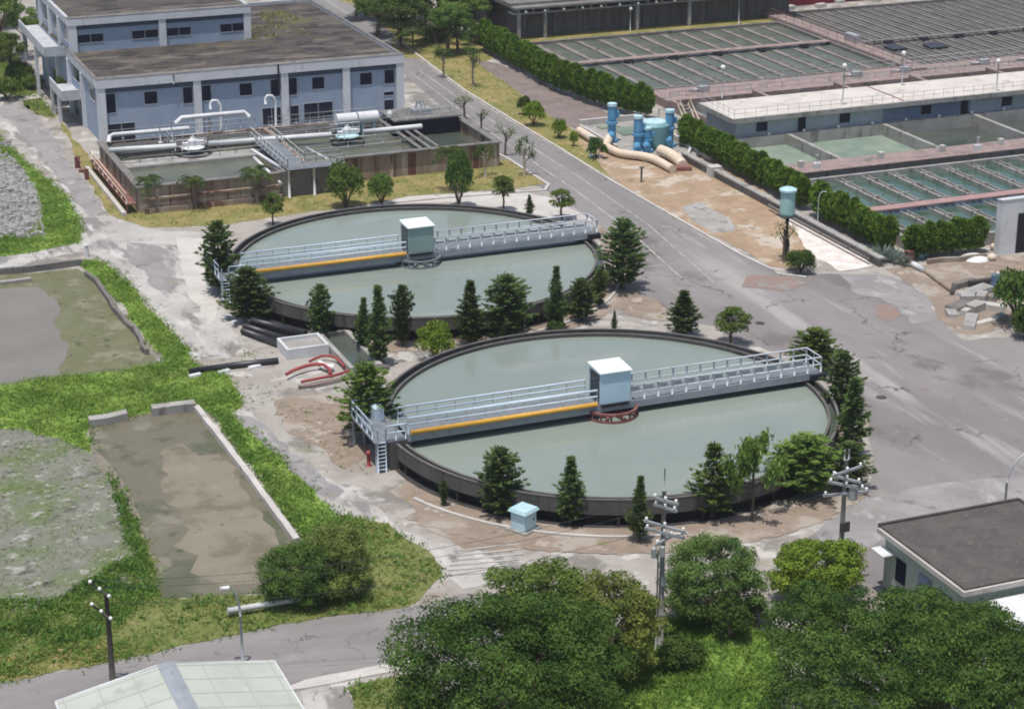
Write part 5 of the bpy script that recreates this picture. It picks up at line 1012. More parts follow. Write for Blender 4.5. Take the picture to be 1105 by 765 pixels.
#PLANTS
# ------------------------------------------------------------------ plants
class LB:
    """leaf builder: every leaf is a small rhombus in real space"""
    def __init__(s): s.c = []; s.a = []; s.b = []
    def leaf(s, c, a, b): s.c.append(c); s.a.append(a); s.b.append(b)
    def cloud(s, cs, ax, sz, asp, rnd, rs):
        """cs centres (n,3); ax preferred normals (n,3) or None; sz half length"""
        n = len(cs); nrm = rs.normal(size=(n, 3)); nrm /= np.linalg.norm(nrm, axis=1)[:, None] + 1e-9
        if ax is not None: nrm = ax * (1 - rnd) + nrm * rnd; nrm /= np.linalg.norm(nrm, axis=1)[:, None] + 1e-9
        t = rs.normal(size=(n, 3)); a = np.cross(nrm, t); a /= np.linalg.norm(a, axis=1)[:, None] + 1e-9
        b = np.cross(nrm, a); k = rs.uniform(.65, 1.35, size=(n, 1)) * sz
        s.c += list(cs); s.a += list(a * k); s.b += list(b * k * asp)
    def along(s, cs, dirs, sz, asp, rs):
        n = len(cs); t = rs.normal(size=(n, 3)); b = np.cross(dirs, t); b /= np.linalg.norm(b, axis=1)[:, None] + 1e-9
        k = rs.uniform(.7, 1.3, size=(n, 1)) * sz
        s.c += list(cs); s.a += list(dirs * k); s.b += list(b * k * asp)
    def mesh(s, name):
        c, a, b = np.array(s.c), np.array(s.a), np.array(s.b); n = len(c)
        v = np.stack([c - a, c + b, c + a, c - b], 1).reshape(-1, 3)
        me = bpy.data.meshes.new(name); me.vertices.add(4 * n); me.loops.add(4 * n); me.polygons.add(n)
        me.vertices.foreach_set('co', v.astype(np.float32).ravel()); me.loops.foreach_set('vertex_index', np.arange(4 * n, dtype=np.int32))
        me.polygons.foreach_set('loop_start', np.arange(0, 4 * n, 4, dtype=np.int32)); me.update(calc_edges=True); me.validate()
        return me
def plant(name, trunk_mb, leaves, lm, tm=None):
    root = bpy.data.objects.new(name, None); kids = []
    if trunk_mb:
        me = trunk_mb.mesh('trunk'); me.materials.append(tm or m_trunk); o = bpy.data.objects.new('trunk', me); o.parent = root; kids.append(o)
    for lb, m_, nm in ((leaves, lm, 'crown'),):
        me = lb.mesh(nm); me.materials.append(m_); o = bpy.data.objects.new(nm, me); o.parent = root; kids.append(o)
    return (root, kids)
USED = set()
def put(proto, x, y, rz, sx, sz, name, label, cat, group=None, z=0.0, lean=0.0):
    root, kids = proto
    if id(root) not in USED:
        USED.add(id(root)); r = root; r.name = name
        for o in [root] + kids: COL.objects.link(o)
    else:
        r = root.copy(); r.name = name; COL.objects.link(r)
        for k in kids:
            c = k.copy(); COL.objects.link(c); c.parent = r
    r.location = (x, y, z); r.rotation_euler = (0, lean, rz); r.scale = (sx, sx, sz)
    for k in ('label', 'category', 'group'):
        if k in r: del r[k]
    return tag(r, label, cat, group)
def conifer(seed, shape, dens=1.0):
    """unit tree 5 m high, 1.25 m crown radius"""
    rs = np.random.RandomState(seed); h, r = 5.0, 1.25; mb = MB(); lb = LB()
    bend = rs.uniform(-.12, .12, 2)
    ctr = lambda t: np.array([bend[0] * math.sin(t * 3), bend[1] * math.sin(t * 3), h * t])
    mb.tube([tuple(ctr(t)) for t in (0, .25, .5, .75, .99)], .11, 7, .02)
    if shape == 'cone': nw, t0, prof = 21, .10, lambda t: (1 - t) ** .85 * min(1, .55 + t * 2.2)
    elif shape == 'oval': nw, t0, prof = 20, .10, lambda t: math.sin(math.pi * min(1, (.16 + .84 * t) ** .8)) ** .65
    elif shape == 'tier': nw, t0, prof = 12, .14, lambda t: (1 - t) ** .8
    elif shape == 'column': nw, t0, prof = 22, .10, lambda t: min(1, .55 + .8 * t) * min(1, (1.03 - t) * 3.0)
    for i in range(nw):
        t = t0 + (1 - t0) * (i + rs.uniform(-.2, .2)) / nw; t = min(.99, max(.06, t)); q = (t - t0) / (1 - t0)
        R_ = r * prof(max(0, q)) * rs.uniform(.85, 1.1); nb = int(rs.randint(6, 9)); ph = rs.uniform(0, 6.28)
        for j in range(nb):
            a = ph + 6.283 * j / nb + rs.uniform(-.25, .25); L = max(.12, R_ * rs.uniform(.6, 1.12)); up = rs.uniform(.05, .38) if shape != 'tier' else rs.uniform(.12, .42)
            d = np.array([math.cos(a), math.sin(a), up]); o = ctr(t); sd_ = np.array([-math.sin(a), math.cos(a), 0])
            if L > .5 and rs.rand() < .5: mb.tube([tuple(o), tuple(o + d * L * .9)], .022, 4, .008, caps=False)
            k = max(4, int(L / .09 * dens)); ss = rs.uniform(.22, 1.0, k)
            base = o + np.outer(ss * L, d) + np.array([0, 0, 1]) * (.18 * (ss ** 2) * L)[:, None]
            for _ in range(4):
                side = rs.uniform(-1, 1, k); c = base + np.outer(side * .20 * (1.15 - ss), sd_) + rs.normal(size=(k, 3)) * .045
                dd = d[None, :] * .8 + np.outer(side * .9, sd_) + rs.normal(size=(k, 3)) * .3 + np.array([0, 0, .25]); dd /= np.linalg.norm(dd, axis=1)[:, None]
                lb.along(c, dd, .125, .34, rs)
    return mb, lb
CON = {}
for k, (sh, sd0) in enumerate((('cone', 1), ('cone', 2), ('oval', 3), ('oval', 4), ('tier', 5), ('column', 6), ('cone', 7))):
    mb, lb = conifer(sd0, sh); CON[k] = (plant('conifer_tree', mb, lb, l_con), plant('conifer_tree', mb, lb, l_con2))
def clumps(lb, rs, centres, rads, per, sz, asp=.55, squash=.75, rnd=.55):
    for c, r in zip(centres, rads):
        n = int(per * (r ** 2)); d = rs.normal(size=(n, 3)); d /= np.linalg.norm(d, axis=1)[:, None]; d[:, 2] = np.where(d[:, 2] < -.35, -d[:, 2], d[:, 2])
        rr = rs.uniform(.55, 1.08, size=(n, 1)); p = np.array(c) + d * rr * np.array([r, r, r * squash]); lb.cloud(p, d, sz, asp, rnd, rs)
def bush(seed, per=1100, sz=.06, nC=30):
    """unit bush, radius 1, height 1.5"""
    rs = np.random.RandomState(seed); lb = LB(); mb = MB(); C, Rd = [], []
    for i in range(nC):
        a = rs.uniform(0, 6.28); q = rs.uniform(-.25, 1); e = math.sqrt(max(0, 1 - q * q)); r = rs.uniform(.24, .42)
        c = (math.cos(a) * e * .72, math.sin(a) * e * .72, .62 + .62 * q); C.append(c); Rd.append(r)
        if i % 3 == 0: mb.tube([(0, 0, 0), (c[0] * .4, c[1] * .4, c[2] * .55), c], .045, 5, .012)
    C.append((0, 0, .75)); Rd.append(.6); clumps(lb, rs, C, Rd, per, sz); return mb, lb
def roundtree(seed, per=700, sz=.075):
    """unit small tree, 3 m high, crown radius 1"""
    rs = np.random.RandomState(seed); lb = LB(); mb = MB(); mb.tube([(0, 0, 0), (.05, .03, .8), (-.03, .02, 1.6), (0, 0, 2.5)], .11, 7, .04); C, Rd = [], []
    for i in range(26):
        a = rs.uniform(0, 6.28); q = rs.uniform(-.7, 1); e = math.sqrt(1 - q * q); r = rs.uniform(.26, .45); c = (math.cos(a) * e * .72, math.sin(a) * e * .72, 1.95 + .78 * q); C.append(c); Rd.append(r)
        if i % 2 == 0: mb.tube([(0, 0, 1.1), (c[0] * .5, c[1] * .5, 1.0 + c[2] * .35), c], .045, 5, .012)
    clumps(lb, rs, C, Rd, per, sz); return mb, lb
BU = {k: bush(20 + k) for k in range(4)}; RT = {k: roundtree(40 + k) for k in range(3)}
P_bush = [plant('bush', *BU[k], l_bush) for k in range(4)]; P_lime = [plant('bush', *BU[k], l_lime) for k in range(2)]; P_dark = [plant('bush', *BU[k], l_con2) for k in range(3)]
P_round = [plant('small_tree', *RT[k], l_con2) for k in range(3)]; P_roundg = [plant('small_tree', *RT[k], l_bush, m_trunkp) for k in range(3)]
def metrics(px, py, ytop):
    x, y = G(px, py); v = (ytop - 382.5) / FOC; h = CAMZ + (-sp - v * cp) / (cp - v * sp) * y
    return x, y, h, FOC / (y * cp + CAMZ * sp)
def con(px, py, ytop, wpx, k, lit, label, lean=0.0):
    x, y, h, pm = metrics(px, py, ytop); put(CON[k][lit], x, y, rng.uniform(0, 6.28), 1.22 * wpx / pm / 2.5, h / 5.0, 'conifer_tree', label, 'tree', 'conifers planted round the clarifier tanks', lean=lean)
def rnd_tree(px, py, ytop, wpx, protos, k, label, group=None, name='small_tree', cat='tree'):
    x, y, h, pm = metrics(px, py, ytop); put(protos[k], x, y, rng.uniform(0, 6.28), wpx / pm / 2.0, h / 2.9, name, label, cat, group)
def bsh(px, py, ytop, wpx, protos, k, label, group=None):
    x, y, h, pm = metrics(px, py, ytop); put(protos[k], x, y, rng.uniform(0, 6.28), wpx / pm / 2.1, max(.3, h) / 1.5, 'bush', label, 'bush', group)
# round the far tank
con(238, 316, 236, 40, 2, 0, 'dense dark conifer left of the access platform of the farther tank')
rnd_tree(295, 244, 210, 25, P_round, 0, 'small round tree on a thin trunk at the upper left rim of the farther tank')
bsh(373, 224, 172, 44, P_dark, 0, 'broad dark shrub before the grey inlet chamber of the rusty basin')
bsh(412, 221, 186, 31, P_dark, 1, 'smaller dark shrub right of the broad one beside the rusty wall')
bsh(495, 224, 160, 32, P_bush, 1, 'tall leafy shrub before the rusty wall at the back of the farther tank')
rnd_tree(543, 228, 190, 27, P_round, 1, 'small round tree on the pale path right of the tall leafy shrub')
con(571, 233, 210, 13, 1, 0, 'tiny cone shaped conifer behind the right end of the farther bridge')
rnd_tree(606, 236, 206, 30, P_round, 2, 'bushy small tree above the right end of the farther bridge')
con(671, 312, 235, 48, 3, 0, 'big dense conifer at the roadside right of the farther tank')
con(268, 346, 288, 48, 3, 0, 'wide dark conifer behind the black pipe bundle below the farther platform')
con(347, 364, 305, 28, 2, 0, 'slender dark conifer right of the black pipe bundle against the tank wall')
con(391, 380, 320, 26, 0, 0, 'leaning dark conifer behind the concrete pit', .05)
con(409, 394, 306, 36, 0, 0, 'tallest conifer of the trio between the two tanks, by the pit')
con(435, 374, 307, 24, 5, 0, 'narrow dark conifer right of the tallest one between the tanks')
con(508, 374, 302, 40, 1, 0, 'pointed conifer at the left of a touching pair in front of the farther tank')
con(547, 366, 295, 54, 2, 0, 'broad conifer at the right of a touching pair in front of the farther tank')
con(600, 356, 286, 30, 6, 0, 'slim pointed conifer right of the touching pair before the farther tank')
con(628, 346, 297, 30, 2, 0, 'short leaning conifer at the lower right of the farther tank', .12)
con(647, 333, 290, 17, 5, 0, 'thin dark conifer just below the big roadside conifer')
con(663, 359, 335, 9, 1, 0, 'tiny conifer sapling on the path above the rim of the nearer tank')
bsh(470, 390, 345, 44, P_lime, 0, 'light green shrub between the two tanks on the pale path')
bsh(600, 358, 343, 22, P_bush, 1, 'low round bush at the foot of the slim pointed conifer')
# round the near tank
con(737, 362, 313, 46, 0, 0, 'broad conifer at the upper right of the nearer tank, left one of two')
rnd_tree(789, 372, 334, 42, P_round, 0, 'round headed dark small tree at the upper right of the nearer tank')
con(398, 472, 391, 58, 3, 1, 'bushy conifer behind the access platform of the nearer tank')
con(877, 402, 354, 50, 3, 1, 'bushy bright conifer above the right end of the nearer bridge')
con(906, 452, 377, 40, 2, 0, 'dense conifer just right of the end of the nearer bridge')
con(917, 492, 406, 48, 0, 0, 'tall conifer at the right edge of the nearer tank, beside the yard')
con(540, 555, 481, 48, 2, 0, 'dense dark conifer left of the teal kiosk in front of the nearer tank')
con(615, 566, 491, 42, 0, 0, 'pointed conifer right of the teal kiosk in front of the nearer tank')
con(690, 584, 512, 32, 6, 0, 'thin pointed conifer just left of the tall power pole')
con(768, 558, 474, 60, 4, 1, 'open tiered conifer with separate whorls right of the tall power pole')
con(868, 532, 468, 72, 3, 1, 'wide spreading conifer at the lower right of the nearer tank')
con(913, 528, 476, 44, 3, 0, 'low conifer behind the second power pole at the tank edge')
con(846, 524, 480, 34, 2, 0, 'shaded conifer touching the left side of the wide spreading one')
con(479, 546, 518, 11, 5, 0, 'tiny clipped shrub at the lower left wall of the nearer tank')
# open limbed tree with upturned tufts
def tufted(seed):
    rs = np.random.RandomState(seed); mb = MB(); lb = LB(); mb.tube([(0, 0, 0), (.05, 0, 1.2), (0, .05, 2.6), (.05, 0, 3.4)], .12, 7, .05)
    for i in range(13):
        a = rs.uniform(0, 6.28); z = rs.uniform(1.3, 3.2); L = rs.uniform(.7, 1.9); e = np.array([math.cos(a) * L, math.sin(a) * L, z + rs.uniform(.2, .9)])
        mid = np.array([e[0] * .6, e[1] * .6, z + .1]); mb.tube([(0, 0, z - .2), tuple(mid), tuple(e)], .05, 5, .02)
        for q, m_ in ((.35, 30), (.7, 50), (1.0, 90), (1.25, 60)):
            p = mid + (e - mid) * q + np.array([0, 0, .25 * max(0, q - .6)]); c = p + rs.normal(size=(m_, 3)) * np.array([.17, .17, .2]); d = rs.normal(size=(m_, 3)) * .6 + np.array([0, 0, .9]); d /= np.linalg.norm(d, axis=1)[:, None]; lb.along(c, d, .15, .4, rs)
    return mb, lb
x, y, h, pm = metrics(811, 562, 474)
put(plant('conifer_tree', *tufted(3), l_con2), x, y, .4, 1.0, h / 4.0, 'conifer_tree', 'sparse tree with upturned tufts at its branch ends between two dark conifers', 'tree')
# young trees in the verge by the rusty basin, bare and palm like
def bare(seed, leafy):
    rs = np.random.RandomState(seed); mb = MB(); lb = LB(); mb.tube([(0, 0, 0), (.08, .05, .9), (.02, .1, 1.8), (.12, .05, 2.4)], .16, 7, .09)
    for i in range(9):
        a = rs.uniform(0, 6.28); z = rs.uniform(1.5, 2.4); e = (math.cos(a) * rs.uniform(.5, 1.1), math.sin(a) * rs.uniform(.5, 1.1), z + rs.uniform(.3, .8)); mb.tube([(.05, .05, z - .3), e], .06, 5, .02)
        m_ = int(leafy * rs.uniform(.5, 1.5)); c = np.array(e) + rs.normal(size=(m_, 3)) * .22; lb.cloud(c, None, .10, .5, 1, rs)
    return mb, lb
P_bare = [plant('young_tree', *bare(60 + k, 26), l_con2) for k in range(2)]; P_bare2 = [plant('young_tree', *bare(70 + k, 60), l_bush, m_trunkp) for k in range(2)]
def young(px, py, ytop, protos, k, label, wd=1.0):
    x, y, h, pm = metrics(px, py, ytop); put(protos[k], x, y, rng.uniform(0, 6), wd, h / 2.9, 'young_tree', label, 'tree', 'young trees on the verges')
young(501, 130, 106, P_bare, 0, 'cropped young tree at the roadside nearest the office corner'); young(519, 143, 118, P_bare, 1, 'cropped dark young tree second from the office corner along the road', .8)
young(545, 168, 138, P_bare, 0, 'cropped dark young tree at the roadside behind the right end of the rusty basin', .8); young(566, 190, 155, P_bare2, 0, 'thin pale stemmed young tree on the tip of the verge by the road', .9)
young(524, 192, 160, P_bare2, 1, 'leafy young tree against the red stained end of the rusty wall')
young(511, 94, 55, P_bare2, 0, 'small flat crowned tree standing alone on the dry verge above the road', 1.0)
def palm(seed, pale=False, n=22):
    rs = np.random.RandomState(seed); mb = MB(); lb = LB(); mb.tube([(0, 0, 0), (.1, .05, 1.0), (.05, 0, 2.2), (0, 0, 3.0)], .16, 8, .11)
    for i in range(n):
        a = rs.uniform(0, 6.28); L = rs.uniform(1.2, 1.8); rise = rs.uniform(.1, .9); pts = []
        for s in np.linspace(0, 1, 9):
            pts.append(np.array([math.cos(a) * L * s, math.sin(a) * L * s, 3.0 + rise * L * s - 1.0 * (s ** 2) * L * .8]))
        mb.tube([tuple(p) for p in pts], .025, 4, .008, caps=False); sd_ = np.array([-math.sin(a), math.cos(a), 0])
        for p, q in zip(pts[1:], pts[2:] + [pts[-1]]):
            for s in (-1, 1):
                for _ in range(2):
                    d = sd_ * s * .8 + np.array([math.cos(a), math.sin(a), -.35]) * .5 + rs.normal(size=3) * .1; d /= np.linalg.norm(d); lb.along(np.array([p + d * .2 + rs.normal(size=3) * .03]), np.array([d]), .27, .16, rs)
    return mb, lb
P_palm = [plant('palm_tree', *palm(80 + k), l_bush, m_trunk if k else m_trunkp) for k in range(3)]
def plm(px, py, ytop, k, label, wd=1.0):
    x, y, h, pm = metrics(px, py, ytop); put(P_palm[k], x, y, rng.uniform(0, 6), wd, h / 3.5, 'palm_tree', label, 'palm', 'small palms')
plm(161, 228, 188, 1, 'small dark palm near the front left corner of the rusty basin', .8); plm(207, 227, 189, 2, 'small dark palm before the middle of the left rusty wall', .8)
plm(278, 219, 178, 0, 'small palm left of the grey inlet chamber before the rusty basin', .95)
plm(487, 206, 156, 1, 'small palm behind the tall leafy shrub at the rusty wall', 1.0)
# lush group at the top beyond the road
def leafy(seed, sp_=1.0):
    rs = np.random.RandomState(seed); mb = MB(); lb = LB(); mb.tube([(0, 0, 0), (.2, .1, 2.0), (.1, .2, 4.2)], .28, 8, .14); C, Rd = [], []
    for i in range(30):
        a = rs.uniform(0, 6.28); q = rs.uniform(-.5, 1); e = math.sqrt(1 - q * q); k = rs.uniform(.6, 1.0); c = (math.cos(a) * e * 2.6 * k, math.sin(a) * e * 2.6 * k, 5.0 + 1.9 * q * k); C.append(c); Rd.append(rs.uniform(.6, 1.1))
        if i % 3 == 0: mb.tube([(.1, .1, 2.6), (c[0] * .5, c[1] * .5, 3.0 + c[2] * .25), c], .1, 5, .03)
    clumps(lb, rs, C, Rd, 300, .13, .5, .75, .4); return mb, lb
P_leafy = [plant('broadleaf_tree', *leafy(90 + k), l_bush) for k in range(3)]; P_leafd = [plant('broadleaf_tree', *leafy(90 + k), l_con2) for k in range(2)]
def lfy(px, py, ytop, wpx, protos, k, label):
    x, y, h, pm = metrics(px, py, ytop); put(protos[k], x, y, rng.uniform(0, 6), wpx / pm / 6.2, h / 7.2, 'broadleaf_tree', label, 'tree', 'broadleaf trees at the top')
lfy(407, 40, -12, 62, P_leafy, 0, 'leafy tree nearest the right roof edge of the office at the top')
lfy(431, 50, -14, 68, P_leafy, 1, 'leafy tree with thick trunk in the middle of the group above the road')
lfy(458, 34, -18, 60, P_leafd, 0, 'tallest leafy tree in the group above the road, top cut off'); lfy(484, 60, 4, 52, P_leafy, 2, 'thin trunked leafy tree at the front of the group above the road'); lfy(503, 40, -12, 60, P_leafd, 1, 'dark leafy tree at the right of the group beside the hedge start')
lfy(530, 34, -6, 46, P_leafy, 0, 'leafy tree squeezed between the hedge start and the storage building'); lfy(384, 22, -22, 44, P_leafd, 0, 'leafy tree at the far left of the group above the office roof')
lfy(420, 26, -24, 70, P_leafy, 2, 'wide leafy crown behind the first trees above the road'); lfy(446, 20, -34, 80, P_leafy, 1, 'broad bright crown at the very top above the road'); lfy(474, 22, -30, 80, P_leafy, 0, 'broad crown at the top near the storage building'); lfy(494, 58, 14, 46, P_leafy, 1, 'low leafy tree in front of the dark one by the hedge start'); lfy(516, 22, -26, 64, P_leafd, 0, 'dark crown at the top beside the storage building corner'); lfy(396, 18, -26, 60, P_leafy, 0, 'leafy crown at the top behind the rear office roof')
plm(430, 52, 16, 0, 'palm left of the pale trunked palm above the road', 1.7); plm(470, 48, 8, 1, 'taller palm right of the pale trunked palm above the road', 1.8); plm(490, 40, 4, 2, 'palm beside the dark leafy tree at the hedge start', 1.6); plm(448, 30, -8, 0, 'palm high in the middle of the leafy group above the road', 1.8)
plm(446, 58, 30, 2, 'palm with pale trunk under the leafy trees above the road', 1.1)
young(479, 84, 52, P_bare2, 1, 'young tree with whitewashed trunk on the verge below the leafy group', .9)
bsh(468, 44, 28, 40, P_bush, 2, 'low bush beneath the leafy trees above the road'); bsh(512, 48, 30, 34, P_bush, 3, 'bush at the upper end of the long hedge')
# dark trees left of the office
lfy(4, 66, -20, 60, P_leafd, 1, 'dark tree at the top left corner beside the office balcony'); lfy(14, 92, 34, 40, P_leafd, 0, 'lower dark tree at the left edge under the office balcony'); bsh(22, 92, 66, 34, P_bush, 0, 'green bush at the foot of the dark trees left of the office')
lfy(28, 60, 8, 44, P_leafd, 1, 'dark tree directly left of the raised storey of the office'); lfy(6, 30, -50, 60, P_leafd, 0, 'tall dark tree behind the others in the top left corner'); bsh(8, 108, 84, 36, P_dark, 0, 'dark bush at the left edge beside the pale path'); bsh(36, 96, 80, 26, P_dark, 1, 'dark bush close to the office pillars')
lfy(-14, 30, -60, 70, P_leafy, 2, 'tree half cut off by the upper left border of the view')
u, v = 38.0, 228.2; p = W(u, v, 0); put(P_dark[2], p.x, p.y, .5, 1.0, 2.6, 'bush', 'climbing plant by the balconies on the left side of the office', 'bush')
# verge bushes
bsh(566, 124, 103, 18, P_bush, 1, 'uppermost bush of the row on the verge along the road'); bsh(576, 136, 108, 26, P_lime, 1, 'lush bush touching the uppermost one on the road verge')
bsh(603, 149, 127, 18, P_lime, 1, 'yellowish bush third down the road verge'); bsh(619, 158, 141, 10, P_lime, 0, 'smallest bush on the road verge just above the pump slab'); bsh(644, 171, 148, 24, P_bush, 3, 'round green bush in front of the cream pipe by the pumps')
bsh(864, 294, 268, 36, P_bush, 0, 'clipped low bush at the foot of the elevated teal tank')
x_, y_ = G(846, 284); put(P_bare[1], x_, y_, 2.0, .8, 1.25, 'young_tree', 'small sparse tree growing against the dark post of the elevated teal tank', 'tree')
def spiky(seed):
    rs = np.random.RandomState(seed); lb = LB()
    for i in range(70):
        a = rs.uniform(0, 6.28); d = np.array([math.cos(a), math.sin(a), rs.uniform(.3, 2.0)]); d /= np.linalg.norm(d); lb.along(np.array([d * .5 + np.array([0, 0, .1])]), np.array([d]), .5, .10, rs)
    return None, lb
l_agave = leafmat('agave_leaves', (.20, .25, .21), (.28, .32, .28), 1.0)
P_ag = [plant('agave_plant', *spiky(101 + k), l_agave) for k in range(2)]
for (px, py, k, s_, lab) in ((952, 282, 0, 1.5, 'grey green spiky plant left at the hedge corner by the low wall'), (964, 284, 1, 1.3, 'grey green spiky plant in the middle at the hedge corner'), (975, 287, 0, 1.0, 'small grey spiky plant right by the white tube')):
    x, y = G(px, py); put(P_ag[k], x, y, k, s_, s_, 'agave_plant', lab, 'plant', 'spiky plants at the hedge corner')
bsh(1098, 352, 286, 66, P_bush, 1, 'big green bush at the right edge beside the rubble pile')
bsh(1110, 366, 330, 40, P_bush, 3, 'lower bush cut off by the right edge')
# hedges
def hedge_shrub(seed):
    rs = np.random.RandomState(seed); mb = MB(); lb = LB()
    for k in range(2): mb.tube([(rs.uniform(-.1, .1), rs.uniform(-.1, .1), 0), (rs.uniform(-.1, .1), rs.uniform(-.1, .1), 3.0)], .07, 6, .03)
    n = 1500; t = rs.uniform(0, 1, n); prof = np.minimum(1, .62 + t * .9) * np.minimum(1, (1.04 - t) * 2.6) ** .6; a = rs.uniform(0, 6.28, n); lump = 1 + .16 * np.sin(3 * a + 5 * t + seed) + .1 * np.sin(7 * t * 3 + a)
    r = .78 * prof * np.sqrt(rs.uniform(.3, 1.05, n)) * lump; c = np.stack([r * np.cos(a), r * np.sin(a), .75 + 3.3 * t], 1); d = np.stack([np.cos(a) * .45, np.sin(a) * .45, np.full(n, .8)], 1) + rs.normal(size=(n, 3)) * .3; d /= np.linalg.norm(d, axis=1)[:, None]; lb.along(c, d, .17, .42, rs)
    return mb, lb
P_h = [plant('hedge_shrub', *hedge_shrub(110 + k), l_hedge, m_trunkp) for k in range(5)]
def hedge(pts, step, h, label, group, cut=None):
    for a, b in zip(pts, pts[1:]):
        d = math.hypot(b[0] - a[0], b[1] - a[1]); n = max(1, round(d / step))
        for i in range(n):
            u = a[0] + (b[0] - a[0]) * i / n; v = a[1] + (b[1] - a[1]) * i / n
            if cut and cut[0] < v < cut[1]: continue
            p = W(u + rng.uniform(-.15, .15), v + rng.uniform(-.15, .15)); put(P_h[rng.randrange(5)], p.x, p.y, rng.uniform(0, 6), rng.uniform(.95, 1.2), h / 4.0 * rng.uniform(.9, 1.08), 'hedge_shrub', label, 'hedge', group)
hedge([(93.2, 240), (92.9, 216), (94.6, 206), (97.0, 199.5)], .74, 3.7, 'columnar shrub in the upper hedge row running from the leafy group down to the pumps', 'shrubs of the upper hedge')
hedge([(95.4, 188), (95.3, 165.5)], .74, 3.2, 'columnar shrub in the middle hedge row before the cream roofed gallery', 'shrubs of the middle hedge')
hedge([(95.3, 164.5), (95.2, 158), (95.4, 147.5)], .74, 3.2, 'columnar shrub in the lower hedge row beside the white gravel', 'shrubs of the lower hedge', (160.6, 162.6))
hedge([(96.4, 146.2), (103.2, 145.4)], .7, 3.1, 'columnar shrub in the short cross hedge left of the white shed', 'shrubs of the cross hedge')
# ------------------------------------------------------------------ foreground trees
def crowned(seed, rx, ry, rz, zc, nC, cr, per, sz, squash, limb_r, trunk_h, flat=False, gap=0.0, asp=.5, sep=.42):
    rs = np.random.RandomState(seed); mb = MB(); lb = LB(); C, Rd = [], []
    mb.tube([(0, 0, 0), (.2, .1, trunk_h * .5), (.1, -.1, trunk_h), (.2, .1, zc)], limb_r, 10, limb_r * .4)
    for i in range(nC):
        a = rs.uniform(0, 6.28)
        if flat: rr = math.sqrt(rs.uniform(0, 1)); q = math.sqrt(max(0, 1 - rr * rr)) * rs.uniform(.1, 1.0) - .25 * rs.rand(); e = rr
        else: q = rs.uniform(-.85, 1); e = math.sqrt(max(0, 1 - q * q * .8)) * rs.uniform(.6, 1.0)
        wob = 1 + .14 * math.sin(3 * a + seed) + .10 * math.sin(5 * a + 2 * seed); c = (math.cos(a) * e * rx * wob, math.sin(a) * e * ry * wob, max(.7, zc + rz * q * (1 + .12 * math.sin(2 * a + seed * 1.7)))); r = rs.uniform(*cr)
        if gap and math.sin(c[0] * 1.1 + 1) * math.cos(c[1] * 1.3) > 1 - gap: continue
        if any((c[0] - d[0]) ** 2 + (c[1] - d[1]) ** 2 + 1.6 * (c[2] - d[2]) ** 2 < (sep * (r + e_)) ** 2 for d, e_ in zip(C, Rd)): continue
        C.append(c); Rd.append(r)
        if i % 6 == 0: mb.tube([(.1, -.1, trunk_h * rs.uniform(.7, 1.0)), (c[0] * .45, c[1] * .45, trunk_h + (c[2] - trunk_h) * .5), (c[0] * .9, c[1] * .9, c[2] - r * .4)], limb_r * .35, 6, .03)
    clumps(lb, rs, C, Rd, per, sz, asp, squash, .38); return mb, lb
def big(px, py, proto, label, rz=0.0, s=1.0, sz=1.0, name='broadleaf_tree', cat='tree'):
    x, y = G(px, py); put(proto, x, y, rz, s, sz, name, label, cat)
big(554, 800, plant('broadleaf_tree', *crowned(201, 5.6, 4.6, 3.4, 3.5, 420, (.7, 1.5), 420, .09, .72, .4, 2.0), l_big), 'big dark green broad crowned tree in the bottom middle', .3)
big(655, 726, plant('broadleaf_tree', *crowned(202, 3.0, 2.6, 2.4, 2.8, 200, (.4, .9), 480, .09, .75, .22, 1.8), l_yel), 'yellow green tree between the big dark tree and the tall power pole', 1.0)
big(590, 722, plant('broadleaf_tree', *crowned(206, 4.2, 2.6, 2.5, 3.0, 240, (.4, .9), 480, .09, .75, .22, 1.8), l_yel2), 'lighter green tree rising behind the crown of the big dark tree', 2.0)
big(972, 812, plant('broadleaf_tree', *crowned(203, 7.6, 6.4, 3.4, 4.6, 620, (.55, 1.25), 400, .09, .55, .42, 2.4, True, .10), l_big), 'wide umbrella crowned tree with pale gaps at the bottom right', .2)
big(1108, 850, plant('broadleaf_tree', *crowned(207, 4.0, 3.6, 2.4, 4.4, 100, (.6, 1.1), 330, .10, .55, .3, 2.4, True, .15), l_big), 'part of a broad crowned tree cut off at the lower right corner', .9)
big(765, 668, plant('shrub_tree', *crowned(204, 2.75, 2.5, 2.1, 2.4, 260, (.35, .75), 700, .10, .85, .16, .9, asp=.3), l_fern), 'rounded feathery bright green shrub tree right of the tall power pole', .2, 1.0, 1.0, 'shrub_tree')
P_limebig = [plant('bush', *crowned(212, 2.6, 2.2, 1.5, 1.5, 260, (.3, .75), 850, .085, .8, .12, .5), l_lime)]
x, y = G(882, 640); put(P_limebig[0], x, y, .3, 1.0, 1.0, 'bush', 'bright lime green bush in front of the second power pole', 'bush')
bsh(788, 690, 644, 50, P_bush, 2, 'small dark bush at the foot of the feathery shrub tree')
big(322, 652, plant('shrub_tree', *crowned(205, 1.9, 1.6, 1.7, 1.7, 160, (.4, .75), 900, .08, .85, .12, .6, asp=.35), l_bush), 'green half of the shrub clump beside the brown pond', .2, 1.0, 1.0, 'shrub_tree')
big(366, 642, plant('shrub_tree', *crowned(208, 1.9, 1.7, 2.0, 2.0, 160, (.4, .75), 900, .08, .85, .12, .6, asp=.35), l_brown), 'browning taller half of the shrub clump beside the brown pond', .7, 1.0, 1.0, 'shrub_tree')
